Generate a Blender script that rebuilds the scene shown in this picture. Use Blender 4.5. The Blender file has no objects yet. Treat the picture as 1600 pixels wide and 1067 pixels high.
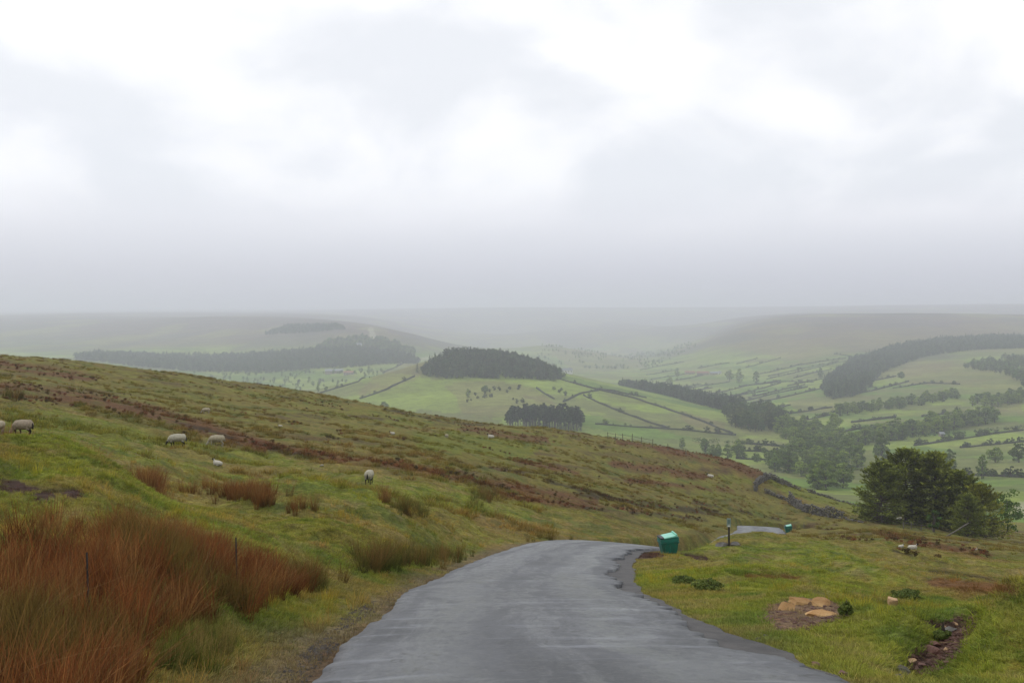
import bpy, bmesh, math, random
import numpy as np
from mathutils import Vector, Matrix

random.seed(7)
rng = np.random.default_rng(11)
scene = bpy.context.scene
COL = scene.collection

# ------------------------------------------------------------------ camera
F = 1600.0            # focal length in photograph pixels
HORIZON = 483.0       # row of the eye level in the photograph
cam_data = bpy.data.cameras.new('camera')
cam_data.sensor_width = 36.0
cam_data.lens = 36.0
cam_data.shift_y = -(533.5 - HORIZON) / 1600.0
cam_data.clip_start = 0.1
cam_data.clip_end = 30000.0
cam = bpy.data.objects.new('camera', cam_data)
COL.objects.link(cam)
cam.location = (0, 0, 0)
cam.rotation_euler = (math.radians(90), 0, 0)
scene.camera = cam

# ------------------------------------------------------------------ sky
SUN_EL, SUN_AZ = math.radians(38), math.radians(-55)
world = bpy.data.worlds.new('World')
scene.world = world
world.use_nodes = True
wt = world.node_tree
wt.nodes.clear()
def wn(t, **kw):
    n = wt.nodes.new(t)
    for k, v in kw.items():
        setattr(n, k, v)
    return n
def wmath(op, a, b=None, clamp=False):
    n = wn('ShaderNodeMath', operation=op, use_clamp=clamp)
    for i, v in enumerate((a, b)):
        if v is None:
            continue
        if isinstance(v, (int, float)):
            n.inputs[i].default_value = v
        else:
            wt.links.new(v, n.inputs[i])
    return n.outputs[0]
out = wn('ShaderNodeOutputWorld')
nish = wn('ShaderNodeTexSky', sky_type='NISHITA', sun_disc=False, sun_elevation=SUN_EL, sun_rotation=SUN_AZ)
bg_sky = wn('ShaderNodeBackground')
bg_sky.inputs['Strength'].default_value = 0.1
wt.links.new(nish.outputs[0], bg_sky.inputs[0])
tc = wn('ShaderNodeTexCoord')
sep = wn('ShaderNodeSeparateXYZ')
wt.links.new(tc.outputs['Generated'], sep.inputs[0])
elev = wmath('MAXIMUM', sep.outputs['Z'], 0.0)
# overcast deck: greyer and bluer towards the horizon
deck = wn('ShaderNodeValToRGB')
cr = deck.color_ramp
cr.elements[0].position = 0.0;  cr.elements[0].color = (0.605, 0.612, 0.715, 1)
cr.elements[1].position = 1.0;  cr.elements[1].color = (1.0, 1.005, 1.03, 1)
for p, c in ((0.03, (0.665, 0.675, 0.775)), (0.055, (0.76, 0.775, 0.86)), (0.085, (0.875, 0.885, 0.95)), (0.12, (0.945, 0.955, 0.995)),
             (0.20, (0.985, 0.99, 1.015))):
    e = cr.elements.new(p); e.color = (*c, 1)
wt.links.new(elev, deck.inputs[0])
# cloud lumps, projected on a flat-ish layer so they flatten towards the horizon
mp = wn('ShaderNodeMapping')
mp.inputs['Scale'].default_value = (1.0, 1.0, 1.7)
mp.inputs['Location'].default_value = (3.1, 0.4, 1.27)
wt.links.new(tc.outputs['Generated'], mp.inputs[0])
nz = wn('ShaderNodeTexNoise')
nz.inputs['Scale'].default_value = 5.2
nz.inputs['Detail'].default_value = 7
nz.inputs['Roughness'].default_value = 0.47
nz.inputs['Distortion'].default_value = 0.25
wt.links.new(mp.outputs[0], nz.inputs['Vector'])
lump = wn('ShaderNodeMapRange', interpolation_type='SMOOTHSTEP')
lump.inputs[1].default_value = 0.38; lump.inputs[2].default_value = 0.62
lump.inputs[3].default_value = -0.04; lump.inputs[4].default_value = 0.13
wt.links.new(nz.outputs[0], lump.inputs[0])
fade = wn('ShaderNodeMapRange', interpolation_type='SMOOTHSTEP')
fade.inputs[1].default_value = 0.05; fade.inputs[2].default_value = 0.14
wt.links.new(elev, fade.inputs[0])
amount = wmath('ADD', wmath('MULTIPLY', lump.outputs[0], fade.outputs[0]), 1.0)
comb = wn('ShaderNodeVectorMath', operation='SCALE')
tintn = wn('ShaderNodeMix', data_type='RGBA', blend_type='MULTIPLY')      # thin cloud lets a little blue through
tintn.inputs[7].default_value = (.965, .988, 1.015, 1)
wt.links.new(wmath('MULTIPLY', fade.outputs[0], wmath('SUBTRACT', 1.0, wmath('MULTIPLY', wmath('ADD', lump.outputs[0], .05), 6.6), True), True), tintn.inputs[0])
wt.links.new(deck.outputs[0], tintn.inputs[6])
wt.links.new(tintn.outputs[2], comb.inputs[0])
wt.links.new(amount, comb.inputs['Scale'])
bg_cl = wn('ShaderNodeBackground')
bg_cl.inputs['Strength'].default_value = 1.0
wt.links.new(comb.outputs[0], bg_cl.inputs[0])
mixs = wn('ShaderNodeMixShader')
mixs.inputs[0].default_value = 0.95
wt.links.new(bg_sky.outputs[0], mixs.inputs[1])
wt.links.new(bg_cl.outputs[0], mixs.inputs[2])
wt.links.new(mixs.outputs[0], out.inputs['Surface'])

sun_data = bpy.data.lights.new('sun', 'SUN')
sun_data.energy = 1.1
sun_data.angle = math.radians(18)
sun_data.color = (1.0, 0.97, 0.93)
sun = bpy.data.objects.new('sun', sun_data)
COL.objects.link(sun)
sd = Vector((math.sin(SUN_AZ) * math.cos(SUN_EL), math.cos(SUN_AZ) * math.cos(SUN_EL), math.sin(SUN_EL)))
sun.rotation_euler = sd.to_track_quat('Z', 'Y').to_euler()

vs = scene.view_settings
vs.view_transform = 'Standard'
vs.look = 'None'
vs.exposure = 0.0
vs.gamma = 1.0
vs.use_curve_mapping = False
scene.cycles.use_denoising = True
scene.cycles.max_bounces = 6
scene.cycles.diffuse_bounces = 3
scene.cycles.glossy_bounces = 3
scene.cycles.volume_bounces = 1
scene.cycles.transparent_max_bounces = 16

# ------------------------------------------------------------------ numpy noise
def _hash(ix, iy, seed):
    h = (ix.astype(np.int64) * 374761393 + iy.astype(np.int64) * 668265263 + seed * 1442695041) & 0xffffffff
    h = ((h ^ (h >> 13)) * 1274126177) & 0xffffffff
    h = h ^ (h >> 16)
    return (h & 0xffff) / 65535.0
def vnoise(x, y, seed=0):
    ix = np.floor(x); iy = np.floor(y)
    fx = x - ix; fy = y - iy
    fx = fx * fx * fx * (fx * (fx * 6 - 15) + 10)
    fy = fy * fy * fy * (fy * (fy * 6 - 15) + 10)
    a = _hash(ix, iy, seed); b = _hash(ix + 1, iy, seed)
    c = _hash(ix, iy + 1, seed); d = _hash(ix + 1, iy + 1, seed)
    return (a * (1 - fx) + b * fx) * (1 - fy) + (c * (1 - fx) + d * fx) * fy
def fbm(x, y, oct=4, seed=0, gain=0.5):
    v = 0; a = 1; t = 0
    for o in range(oct):
        v = v + a * (vnoise(x * 2 ** o + 17.3 * o, y * 2 ** o - 9.1 * o, seed + o) - 0.5)
        t += a; a *= gain
    return v / t * 2
def sstep(a, b, x):
    t = np.clip((x - a) / (b - a), 0, 1)
    return t * t * (3 - 2 * t)

# ------------------------------------------------------------------ the lie of the land
# surveyed heights: bearing (photo column) -> [(photo row, distance in metres)], read as spot heights z = -(row-HORIZON)/F*distance
def Yw(Y):
    return Y if Y < 1300 else 1300.0 * (Y / 1300.0) ** 1.36
SPOT = {
 -260: [(1067,6),(900,9),(760,14),(690,20),(700,27),(668,40),(628,58),(590,90),(548,170),(600,260),(690,500),(670,900),(610,1500),(570,1950),(545,2350),(520,2900),(503,3600),(493,4800),(487,7000)],
 0: [(1067,6),(930,9),(785,14.5),(699,22),(722,26.5),(690,36),(676,46),(640,62),(600,95),(557,170),(610,260),(700,550),(650,1000),(595,1500),(562,1950),(545,2350),(518,2900),(500,3500),(492,4700),(487,7000)],
 150: [(1067,6.2),(930,9.5),(790,15.5),(726,21),(750,25.5),(712,38),(690,52),(650,72),(610,115),(567,170),(625,260),(700,550),(650,1000),(600,1550),(572,1850),(548,2250),(520,2800),(499,3400),(490,4300),(485,7000)],
 75:   [(1067,6.1),(930,9.2),(788,15),(701,22),(726,26.5),(690,37)],
 225:  [(1067,6.3),(940,9.5),(820,16.5),(767,20.5),(784,25),(728,38),(706,50)],
 1450: [(1067,8.4),(1012,10.6),(965,13.6),(950,18),(925,24),(895,35)],
 300: [(1067,6.5),(950,9.5),(860,14),(806,18.5),(805,25),(770,36),(727,52),(697,63),(645,100),(610,140),(588,170),(640,250),(720,500),(690,900),(607,1600),(592,1750),(570,2000),(548,2250),(520,2700),(499,3100),(495,3800),(488,5000),(484,7000)],
 430: [(1067,7),(985,10),(900,14.5),(850,20),(790,29),(757,36),(773,41),(743,54),(705,70),(660,105),(630,145),(604,178),(650,250),(730,480),(690,900),(612,1550),(592,1750),(570,1950),(543,2250),(518,2550),(501,2900),(495,3500),(488,5200),(484,7000)],
 577: [(1067,7.4),(955,12.8),(900,17.5),(840,24),(795,31),(772,38),(755,47),(715,72),(680,108),(650,155),(631,190),(665,250),(730,450),(720,700),(660,1000),(625,1150),(594,1260),(604,1500),(583,1720),(570,1900),(540,2200),(513,2500),(507,2950),(498,3900),(487,5400),(483,7000)],
 690: [(1067,7.6),(960,12.8),(897,21.5),(860,28),(825,34),(790,43),(760,58),(725,80),(690,125),(652,195),(690,260),(735,450),(720,700),(660,950),(620,1130),(590,1260),(558,1400),(580,1750),(562,2150),(545,2420),(536,3000),(520,3900),(503,4700),(485,5600),(482,7000)],
 790: [(1067,7.6),(960,12.8),(900,22.4),(862,33),(842,39),(815,46),(780,64),(745,90),(710,130),(664,200),(695,260),(740,450),(720,700),(655,950),(620,1110),(590,1250),(560,1400),(585,1800),(572,2200),(548,2700),(553,3300),(528,3800),(520,4500),(484,5600),(481,7000)],
 850: [(1067,7.6),(960,12.8),(900,22.4),(870,30.5),(851,37),(840,43),(820,52),(790,68),(745,100),(710,142),(668,202),(700,265),(745,450),(720,700),(655,950),(622,1120),(592,1260),(575,1400),(590,1800),(576,2200),(540,2800),(546,3400),(520,4000),(508,4600),(484,5600),(481,7000)],
 930: [(1067,7.6),(960,12.8),(900,22.4),(870,30.5),(850,38),(847,41),(840,50),(815,66),(780,92),(735,135),(680,205),(710,265),(745,450),(715,720),(660,930),(630,1100),(598,1330),(600,1700),(584,2100),(552,2700),(558,3200),(518,4000),(506,4500),(484,5700),(481,7000)],
 1000: [(1067,7.6),(955,12.8),(900,22),(870,31),(851,38.5),(852,42),(846,52),(825,75),(790,105),(745,150),(691,205),(725,265),(750,450),(705,780),(670,920),(640,1080),(612,1280),(612,1650),(588,2000),(572,2400),(560,2800),(538,3500),(508,4400),(484,5700),(481,7000)],
 1070: [(1067,7.6),(968,12.3),(905,21),(876,33),(862,41),(847,46),(858,53),(846,66),(822,88),(790,120),(750,160),(706,205),(740,265),(755,450),(715,740),(690,860),(660,980),(630,1230),(616,1600),(595,1850),(572,2200),(552,2550),(535,3400),(512,4500),(484,5600),(481,7000)],
 1150: [(1067,7.7),(990,11),(930,17.5),(880,31),(856,42),(839,48),(850,58),(848,68),(838,88),(825,112),(812,130),(785,155),(752,185),(722,208),(745,265),(760,420),(720,720),(690,860),(665,1000),(634,1380),(604,1700),(575,2000),(548,2300),(522,2650),(508,3300),(497,4200),(484,5500),(481,7000)],
 1200: [(1067,7.8),(1005,10.4),(940,16.5),(880,31),(856,43),(842,51),(846,63),(844,78),(835,95),(827,110),(825,124),(824,138),(808,155),(770,185),(742,208),(765,260),(765,420),(725,680),(690,850),(660,1030),(631,1340),(604,1640),(574,1960),(545,2250),(514,2600),(503,2900),(496,3600),(485,5300),(480,7000)],
 1300: [(1067,8),(1010,10.4),(960,14.5),(905,24),(868,40),(848,62),(838,88),(828,120),(808,160),(786,192),(780,207),(795,260),(775,440),(742,620),(700,820),(665,1000),(640,1170),(604,1530),(570,1850),(540,2150),(510,2500),(495,2900),(490,3500),(482,4900),(479,7000)],
 1400: [(1067,8.5),(1010,11),(955,16.5),(905,26),(868,44),(848,72),(835,105),(822,150),(804,200),(815,250),(782,420),(742,600),(700,790),(660,1000),(632,1200),(600,1470),(570,1760),(542,2060),(512,2450),(491,2850),(496,3500),(480,4900),(478,7000)],
 1500: [(1067,8.2),(1010,10.2),(967,12.5),(958,15),(935,21),(900,34),(868,60),(852,95),(840,140),(822,200),(820,260),(785,420),(745,580),(700,780),(660,980),(625,1200),(592,1450),(565,1720),(540,2020),(512,2450),(491,2900),(496,3600),(479,4800),(478,7000)],
 1600: [(1067,8),(1010,9.8),(962,12),(968,15),(945,22),(905,38),(880,62),(862,100),(850,150),(833,220),(803,340),(770,450),(725,640),(690,800),(660,940),(622,1190),(590,1400),(562,1660),(540,1960),(513,2450),(492,2950),(496,3600),(478,4700),(478,7000)],
 1860: [(1067,8),(990,10),(960,13),(965,20),(930,32),(900,55),(885,90),(870,150),(840,240),(805,350),(770,450),(725,640),(690,800),(660,940),(622,1190),(590,1400),(562,1660),(540,1960),(513,2450),(492,2950),(496,3600),(478,4700),(478,7000)],
}
TH_S = 2.1
def _tps_build():
    pts = []; val = []
    for px, col in SPOT.items():
        t = (px - 800) / F
        for py, Y in col:
            Y = Yw(Y)
            X = Y * t; z = -(py - HORIZON) / F * Y
            r = math.hypot(X, Y)
            pts.append((math.atan2(X, Y) * TH_S, math.log(r))); val.append(z / r)
    return np.array(pts), np.array(val)
_tp, _tv = _tps_build()
def _U(r2):
    return 0.5 * r2 * np.log(r2 + 1e-12)
def _solve():
    n = len(_tp)
    d2 = ((_tp[:, None, :] - _tp[None, :, :]) ** 2).sum(-1)
    K = _U(d2) + np.eye(n) * 4e-4
    Pm = np.hstack([np.ones((n, 1)), _tp])
    A = np.zeros((n + 3, n + 3)); A[:n, :n] = K; A[:n, n:] = Pm; A[n:, :n] = Pm.T
    return np.linalg.solve(A, np.concatenate([_tv, np.zeros(3)]))
_tw = _solve()
def _tps(th, lr):
    q = np.stack([th * TH_S, lr], -1).reshape(-1, 2)
    res = np.empty(len(q)); n = len(_tp)
    for i in range(0, len(q), 4000):
        s = q[i:i + 4000]
        d2 = s[:, :1] - _tp[None, :, 0]; d2 *= d2; e2 = s[:, 1:] - _tp[None, :, 1]; e2 *= e2; d2 += e2
        res[i:i + 4000] = _U(d2) @ _tw[:n] + _tw[n] + s @ _tw[n + 1:]
    return res.reshape(np.shape(th))
def H0(x, y):
    """smooth land form, no road and no tussocks"""
    x = np.asarray(x, float); y = np.asarray(y, float)
    r = np.hypot(x, y) + 1e-6
    th = np.clip(np.arctan2(x, y), -0.60, 0.60)
    lr = np.clip(np.log(r), math.log(5.0), math.log(21000))
    zf = _tps(th, lr) * r
    zb = np.where(y > 0, -1.5 - 0.17 * np.minimum(y, 60), -1.5 + 22 * (1 - np.exp(np.minimum(0.17 * y, 0) / 22)))
    w = sstep(2.5, 6.5, r) * sstep(0.0, 0.45, y / r)
    return zb * (1 - w) + zf * w

# the lane: centre line and half widths in metres
def gpix(px, py, Y):
    return np.array([(px - 800) / F * Y, Y])
_L = [(370,1230,5.6),(470,1067,7.6),(525,1000,10.4),(583,950,13.4),(640,915,18.5),(700,890,23.6),(760,868,29.8),(800,856,34.3),(842,849,38.3)]
_R = [(1560,1230,5.6),(1316,1067,7.6),(1170,1000,10.0),(1072,962,12.8),(1000,935,16.6),(962,905,21.6),(955,885,26.5),(962,868,31.8),(1000,852,38.0)]
lane = []
for (lx, ly, lY), (rx, ry, rY) in zip(_L, _R):
    a = gpix(lx, ly, lY); b = gpix(rx, ry, rY)
    lane.append((*((a + b) / 2), 1.98 if lY < 12 else 1.86))
lane = [(lane[0][0] - 0.05, -14.0, 2.0), (lane[0][0], -6.0, 2.0), (lane[0][0], 0.0, 2.0), (lane[0][0], 3.0, 2.0)] + lane + \
       [(6.2, 46.5, 2.0), (9.9, 58, 2.0), (15.8, 75, 2.1), (21.9, 92, 2.3), (26.2, 108, 2.4), (29.8, 124, 2.4), (34, 136, 2.4), (41, 146, 2.4)]
lane = np.array(lane)
def _catmull(p, n=12):
    o = []
    for i in range(len(p) - 1):
        p0 = p[max(i - 1, 0)]; p1 = p[i]; p2 = p[i + 1]; p3 = p[min(i + 2, len(p) - 1)]
        for k in range(n):
            t = k / n
            o.append(0.5 * ((2 * p1) + (-p0 + p2) * t + (2 * p0 - 5 * p1 + 4 * p2 - p3) * t * t + (-p0 + 3 * p1 - 3 * p2 + p3) * t ** 3))
    o.append(p[-1])
    return np.array(o)
lane_s = _catmull(lane)
lane_z = H0(lane_s[:, 0], lane_s[:, 1])
for _ in range(12):
    lane_z[1:-1] = 0.25 * lane_z[:-2] + 0.5 * lane_z[1:-1] + 0.25 * lane_z[2:]
_ly = lane_s[:, 1]
lane_z = lane_z - 1.5 * sstep(42, 52, _ly) * (1 - sstep(70, 86, _ly)) - 0.22 * np.maximum(_ly - 124, 0)
def lane_near(x, y):
    """distance to the lane's centre line, lane height and half width there"""
    x = np.ravel(x); y = np.ravel(y)
    d = np.full(len(x), 1e9); zz = np.zeros(len(x)); hw = np.full(len(x), 2.0)
    m = np.where((y > -40) & (y < 210) & (np.abs(x) < 120))[0]
    for i in range(0, len(m), 20000):
        k = m[i:i + 20000]
        d2 = (x[k, None] - lane_s[None, :, 0]) ** 2 + (y[k, None] - lane_s[None, :, 1]) ** 2
        j = d2.argmin(1)
        # refine on the two neighbouring segments
        best = np.sqrt(d2[np.arange(len(k)), j]); bz = lane_z[j].copy(); bh = lane_s[j, 2].copy()
        for dj in (-1, 0):
            a = np.clip(j + dj, 0, len(lane_s) - 2)
            A = lane_s[a, :2]; B = lane_s[a + 1, :2]
            ab = B - A; ap = np.stack([x[k], y[k]], -1) - A
            t = np.clip((ap * ab).sum(-1) / ((ab ** 2).sum(-1) + 1e-9), 0, 1)
            dist = np.linalg.norm(ap - ab * t[:, None], axis=1)
            u = dist <= best + 1e-9
            best = np.where(u, dist, best)
            bz = np.where(u, lane_z[a] * (1 - t) + lane_z[a + 1] * t, bz)
            bh = np.where(u, lane_s[a, 2] * (1 - t) + lane_s[a + 1, 2] * t, bh)
        d[k] = best; zz[k] = bz; hw[k] = bh
    return d, zz, hw
GULLY = np.array([((p - 800) / F * Y, Y) for p, Y in ((1425, 8.7), (1452, 9.5), (1478, 10.4), (1502, 11.6), (1532, 13.0))])
def dent(x, y):
    d = np.full(len(x), 9.0); m = np.where((x > 2) & (x < 9) & (y > 6) & (y < 16))[0]
    for a, b in zip(GULLY[:-1], GULLY[1:]):
        ab = b - a; t = np.clip(((x[m] - a[0]) * ab[0] + (y[m] - a[1]) * ab[1]) / (ab @ ab), 0, 1)
        d[m] = np.minimum(d[m], np.hypot(x[m] - a[0] - t * ab[0], y[m] - a[1] - t * ab[1]))
    return 1 - sstep(.12, .55, d)
def H(x, y, rough=True):
    x = np.asarray(x, float); y = np.asarray(y, float); shp = x.shape
    x = x.ravel(); y = y.ravel()
    z = H0(x, y)
    r = np.hypot(x, y)
    d, lz, hw = lane_near(x, y)
    off = sstep(0.0, 1.0, (d - hw - .1) / np.where(y > 42, .9, 2.4))
    if rough:
        near = 1 - sstep(150, 420, r)
        n = fbm(x / 7, y / 7, 3, 3) * 0.26 * sstep(20, 50, r) + fbm(x / 1.7, y / 1.7, 3, 9) * 0.13 + np.abs(fbm(x / 0.75, y / 0.75, 2, 21)) * 0.07
        n = n * near + (fbm(x / 160, y / 160, 4, 5) * 3.0 * sstep(500, 1500, r))
        z = z + n * np.where(d < 1e8, sstep(0.0, 3.0, d - hw), 1.0)
        hum = sstep(6, 9, r) * (1 - sstep(70, 140, r)) * np.where(d < 1e8, sstep(.3, 3.0, d - hw), 1.0)
        z = z + hum * (np.abs(fbm(x / 2.4, y / 2.4, 2, 131)) * .36 - .085 + np.abs(fbm(x / .95, y / .95, 2, 133)) * .16 - .035)
    z = z - .30 * dent(x, y) + .16 * np.exp(-((x - 4.72) ** 2 + ((y - 16.4) * .7) ** 2) / .55) + .34 * np.exp(-((x - 5.5) ** 2 + ((y - 10.9) * .7) ** 2) / .8) + .18 * np.exp(-((x - 4.25) ** 2 + ((y - 12.0) * .6) ** 2) / .5)
    w = np.where(d < 1e8, 1 - off, 0.0)
    z = z * (1 - w) + (lz - 0.105 - 0.06 * (1 - sstep(-0.9, -0.25, d - hw))) * w
    return z.reshape(shp)
def hit(px, py, Y0=4.0, Y1=19500.0):
    """the spot of ground seen from the photographer's place along a bearing"""
    Y = np.exp(np.linspace(math.log(Y0), math.log(Y1), 700))
    X = (px - 800) / F * Y
    ray = -(py - HORIZON) / F * Y
    g = H(X, Y)
    k = np.where(g >= ray)[0]
    if len(k) == 0:
        k = [int(np.argmax((g - ray) / Y))]
    i = k[0]
    if i > 0 and g[i] >= ray[i]:
        a = ray[i - 1] - g[i - 1]; b = g[i] - ray[i]
        t = a / (a + b + 1e-9)
        Yh = Y[i - 1] + (Y[i] - Y[i - 1]) * t
    else:
        Yh = Y[i]
    X = (px - 800) / F * Yh
    return Vector((X, Yh, float(H(np.array([X]), np.array([Yh]))[0])))
def at(px, Y):
    X = (px - 800) / F * Y
    return Vector((X, Y, float(H(np.array([X]), np.array([Y]))[0])))

# ------------------------------------------------------------------ helpers: materials, meshes, tags
def tag(o, label=None, cat=None, group=None, kind=None):
    if label: o['label'] = label
    if cat: o['category'] = cat
    if group: o['group'] = group
    if kind: o['kind'] = kind
    return o
def link(o, parent=None):
    COL.objects.link(o)
    if parent is not None: o.parent = parent
    return o
def mesh_np(name, verts, faces, mat=None, smooth=False, col=None):
    """verts (n,3), faces (m,k) int array; col (n,3) optional per-vertex colour called 'tint'"""
    verts = np.asarray(verts, np.float32); faces = np.asarray(faces, np.int32)
    me = bpy.data.meshes.new(name)
    k = faces.shape[1]
    me.vertices.add(len(verts)); me.vertices.foreach_set('co', verts.ravel())
    me.loops.add(faces.size); me.loops.foreach_set('vertex_index', faces.ravel())
    me.polygons.add(len(faces)); me.polygons.foreach_set('loop_start', np.arange(0, faces.size, k, dtype=np.int32))
    me.polygons.foreach_set('use_smooth', np.full(len(faces), smooth))
    if col is not None:
        a = me.color_attributes.new('tint', 'FLOAT_COLOR', 'POINT')
        c = np.ones((len(verts), 4), np.float32); c[:, :3] = col
        a.data.foreach_set('color', c.ravel())
    if mat: me.materials.append(mat)
    me.update(); me.validate()
    return me
def obj(name, me, parent=None, loc=None):
    o = bpy.data.objects.new(name, me)
    link(o, parent)
    if loc is not None: o.location = loc
    return o
def empty(name, loc=(0, 0, 0), rz=0.0):
    o = bpy.data.objects.new(name, None)
    o.empty_display_size = 0.2
    link(o); o.location = loc; o.rotation_euler = (0, 0, rz)
    return o
def copy_tree(o, parent=None):
    c = o.copy(); COL.objects.link(c); c.parent = parent
    for ch in list(o.children): copy_tree(ch, c)
    return c

class N:
    """tiny node-tree writer"""
    def __init__(self, name, base=(0.2, 0.2, 0.2), rough=0.9, spec=0.3):
        self.m = bpy.data.materials.new(name); self.m.use_nodes = True
        self.t = self.m.node_tree
        self.b = self.t.nodes['Principled BSDF']
        self.b.inputs['Base Color'].default_value = (*base, 1)
        self.b.inputs['Roughness'].default_value = rough
        self.b.inputs['Specular IOR Level'].default_value = spec
        self.out = self.t.nodes['Material Output']
    def n(self, typ, **kw):
        n = self.t.nodes.new(typ)
        for k, v in kw.items(): setattr(n, k, v)
        return n
    def l(self, a, b): self.t.links.new(a, b)
    def pos(self, kind='Object'):
        if not hasattr(self, '_tc'): self._tc = self.n('ShaderNodeTexCoord')
        return self._tc.outputs[kind]
    def noise(self, scale, detail=4, rough=0.55, vec=None, stretch=None, dist=0.0):
        v = vec if vec is not None else self.pos()
        if stretch is not None:
            mp = self.n('ShaderNodeMapping'); mp.inputs['Scale'].default_value = stretch
            self.l(v, mp.inputs[0]); v = mp.outputs[0]
        n = self.n('ShaderNodeTexNoise'); n.inputs['Scale'].default_value = scale
        n.inputs['Detail'].default_value = detail; n.inputs['Roughness'].default_value = rough
        n.inputs['Distortion'].default_value = dist
        self.l(v, n.inputs['Vector'])
        return n.outputs[0]
    def rng(self, v, a, b, c, d, smooth=True):
        n = self.n('ShaderNodeMapRange', interpolation_type='SMOOTHSTEP' if smooth else 'LINEAR')
        for i, q in enumerate((a, b, c, d)): n.inputs[1 + i].default_value = q
        self.l(v, n.inputs[0]); return n.outputs[0]
    def math(self, op, a, b):
        n = self.n('ShaderNodeMath', operation=op)
        for i, v in enumerate((a, b)):
            if isinstance(v, (int, float)): n.inputs[i].default_value = v
            else: self.l(v, n.inputs[i])
        return n.outputs[0]
    def mix(self, f, a, b, mode='MIX'):
        n = self.n('ShaderNodeMix', data_type='RGBA', blend_type=mode)
        for s, v in ((n.inputs[0], f), (n.inputs[6], a), (n.inputs[7], b)):
            if isinstance(v, (int, float)): s.default_value = v
            elif isinstance(v, tuple): s.default_value = (*v, 1)
            else: self.l(v, s)
        return n.outputs[2]
    def scale(self, colr, f):
        n = self.n('ShaderNodeVectorMath', operation='SCALE')
        if isinstance(colr, tuple): n.inputs[0].default_value = colr
        else: self.l(colr, n.inputs[0])
        if isinstance(f, (int, float)): n.inputs['Scale'].default_value = f
        else: self.l(f, n.inputs['Scale'])
        return n.outputs[0]
    def attr(self, name, typ='GEOMETRY'):
        n = self.n('ShaderNodeAttribute', attribute_name=name, attribute_type=typ); return n
    def bump(self, h, strength=0.5, dist=0.05):
        n = self.n('ShaderNodeBump'); n.inputs['Strength'].default_value = strength; n.inputs['Distance'].default_value = dist
        self.l(h, n.inputs['Height']); self.l(n.outputs[0], self.b.inputs['Normal'])
    def color(self, c): self.l(c, self.b.inputs['Base Color'])

def instanced(name, pts, rotz, scl, tint, sources, idx=None, tilt=None, parent=None):
    """one object whose points carry copies of small source meshes (geometry nodes)"""
    pts = np.asarray(pts, np.float32); n = len(pts)
    me = bpy.data.meshes.new(name)
    me.vertices.add(n); me.vertices.foreach_set('co', pts.ravel())
    rot = np.zeros((n, 3), np.float32); rot[:, 2] = rotz
    if tilt is not None: rot[:, 0] = tilt[:, 0]; rot[:, 1] = tilt[:, 1]
    a = me.attributes.new('rot', 'FLOAT_VECTOR', 'POINT'); a.data.foreach_set('vector', rot.ravel())
    scl = np.asarray(scl, np.float32)
    if scl.ndim == 1: scl = np.stack([scl] * 3, -1)
    a = me.attributes.new('scl', 'FLOAT_VECTOR', 'POINT'); a.data.foreach_set('vector', np.ascontiguousarray(scl).ravel())
    c = np.ones((n, 4), np.float32); c[:, :3] = tint
    a = me.attributes.new('itint', 'FLOAT_COLOR', 'POINT'); a.data.foreach_set('color', c.ravel())
    if idx is None: idx = rng.integers(0, len(sources), n)
    a = me.attributes.new('pick', 'INT', 'POINT'); a.data.foreach_set('value', np.asarray(idx, np.int32))
    o = obj(name, me, parent)
    g = bpy.data.node_groups.new(name + '_scatter', 'GeometryNodeTree')
    g.interface.new_socket('Geometry', in_out='INPUT', socket_type='NodeSocketGeometry')
    g.interface.new_socket('Geometry', in_out='OUTPUT', socket_type='NodeSocketGeometry')
    gi = g.nodes.new('NodeGroupInput'); go = g.nodes.new('NodeGroupOutput')
    join = g.nodes.new('GeometryNodeJoinGeometry')
    def na(nm, t):
        x = g.nodes.new('GeometryNodeInputNamedAttribute'); x.data_type = t; x.inputs[0].default_value = nm; return x.outputs[0]
    for k, src in enumerate(sources):
        cmp_ = g.nodes.new('FunctionNodeCompare'); cmp_.data_type = 'INT'; cmp_.operation = 'EQUAL'
        g.links.new(na('pick', 'INT'), cmp_.inputs[2]); cmp_.inputs[3].default_value = k
        oi = g.nodes.new('GeometryNodeObjectInfo'); oi.inputs[0].default_value = src; oi.inputs[1].default_value = True
        ip = g.nodes.new('GeometryNodeInstanceOnPoints')
        g.links.new(gi.outputs[0], ip.inputs['Points']); g.links.new(cmp_.outputs[0], ip.inputs['Selection'])
        g.links.new(oi.outputs['Geometry'], ip.inputs['Instance'])
        e2r = g.nodes.new('FunctionNodeEulerToRotation'); g.links.new(na('rot', 'FLOAT_VECTOR'), e2r.inputs[0])
        g.links.new(e2r.outputs[0], ip.inputs['Rotation']); g.links.new(na('scl', 'FLOAT_VECTOR'), ip.inputs['Scale'])
        g.links.new(ip.outputs[0], join.inputs[0])
    g.links.new(join.outputs[0], go.inputs[0])
    md = o.modifiers.new('scatter', 'NODES'); md.node_group = g
    return o
def source(name, me):
    """a mesh kept out of the scene, only used as a scatter source"""
    return bpy.data.objects.new(name, me)

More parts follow.
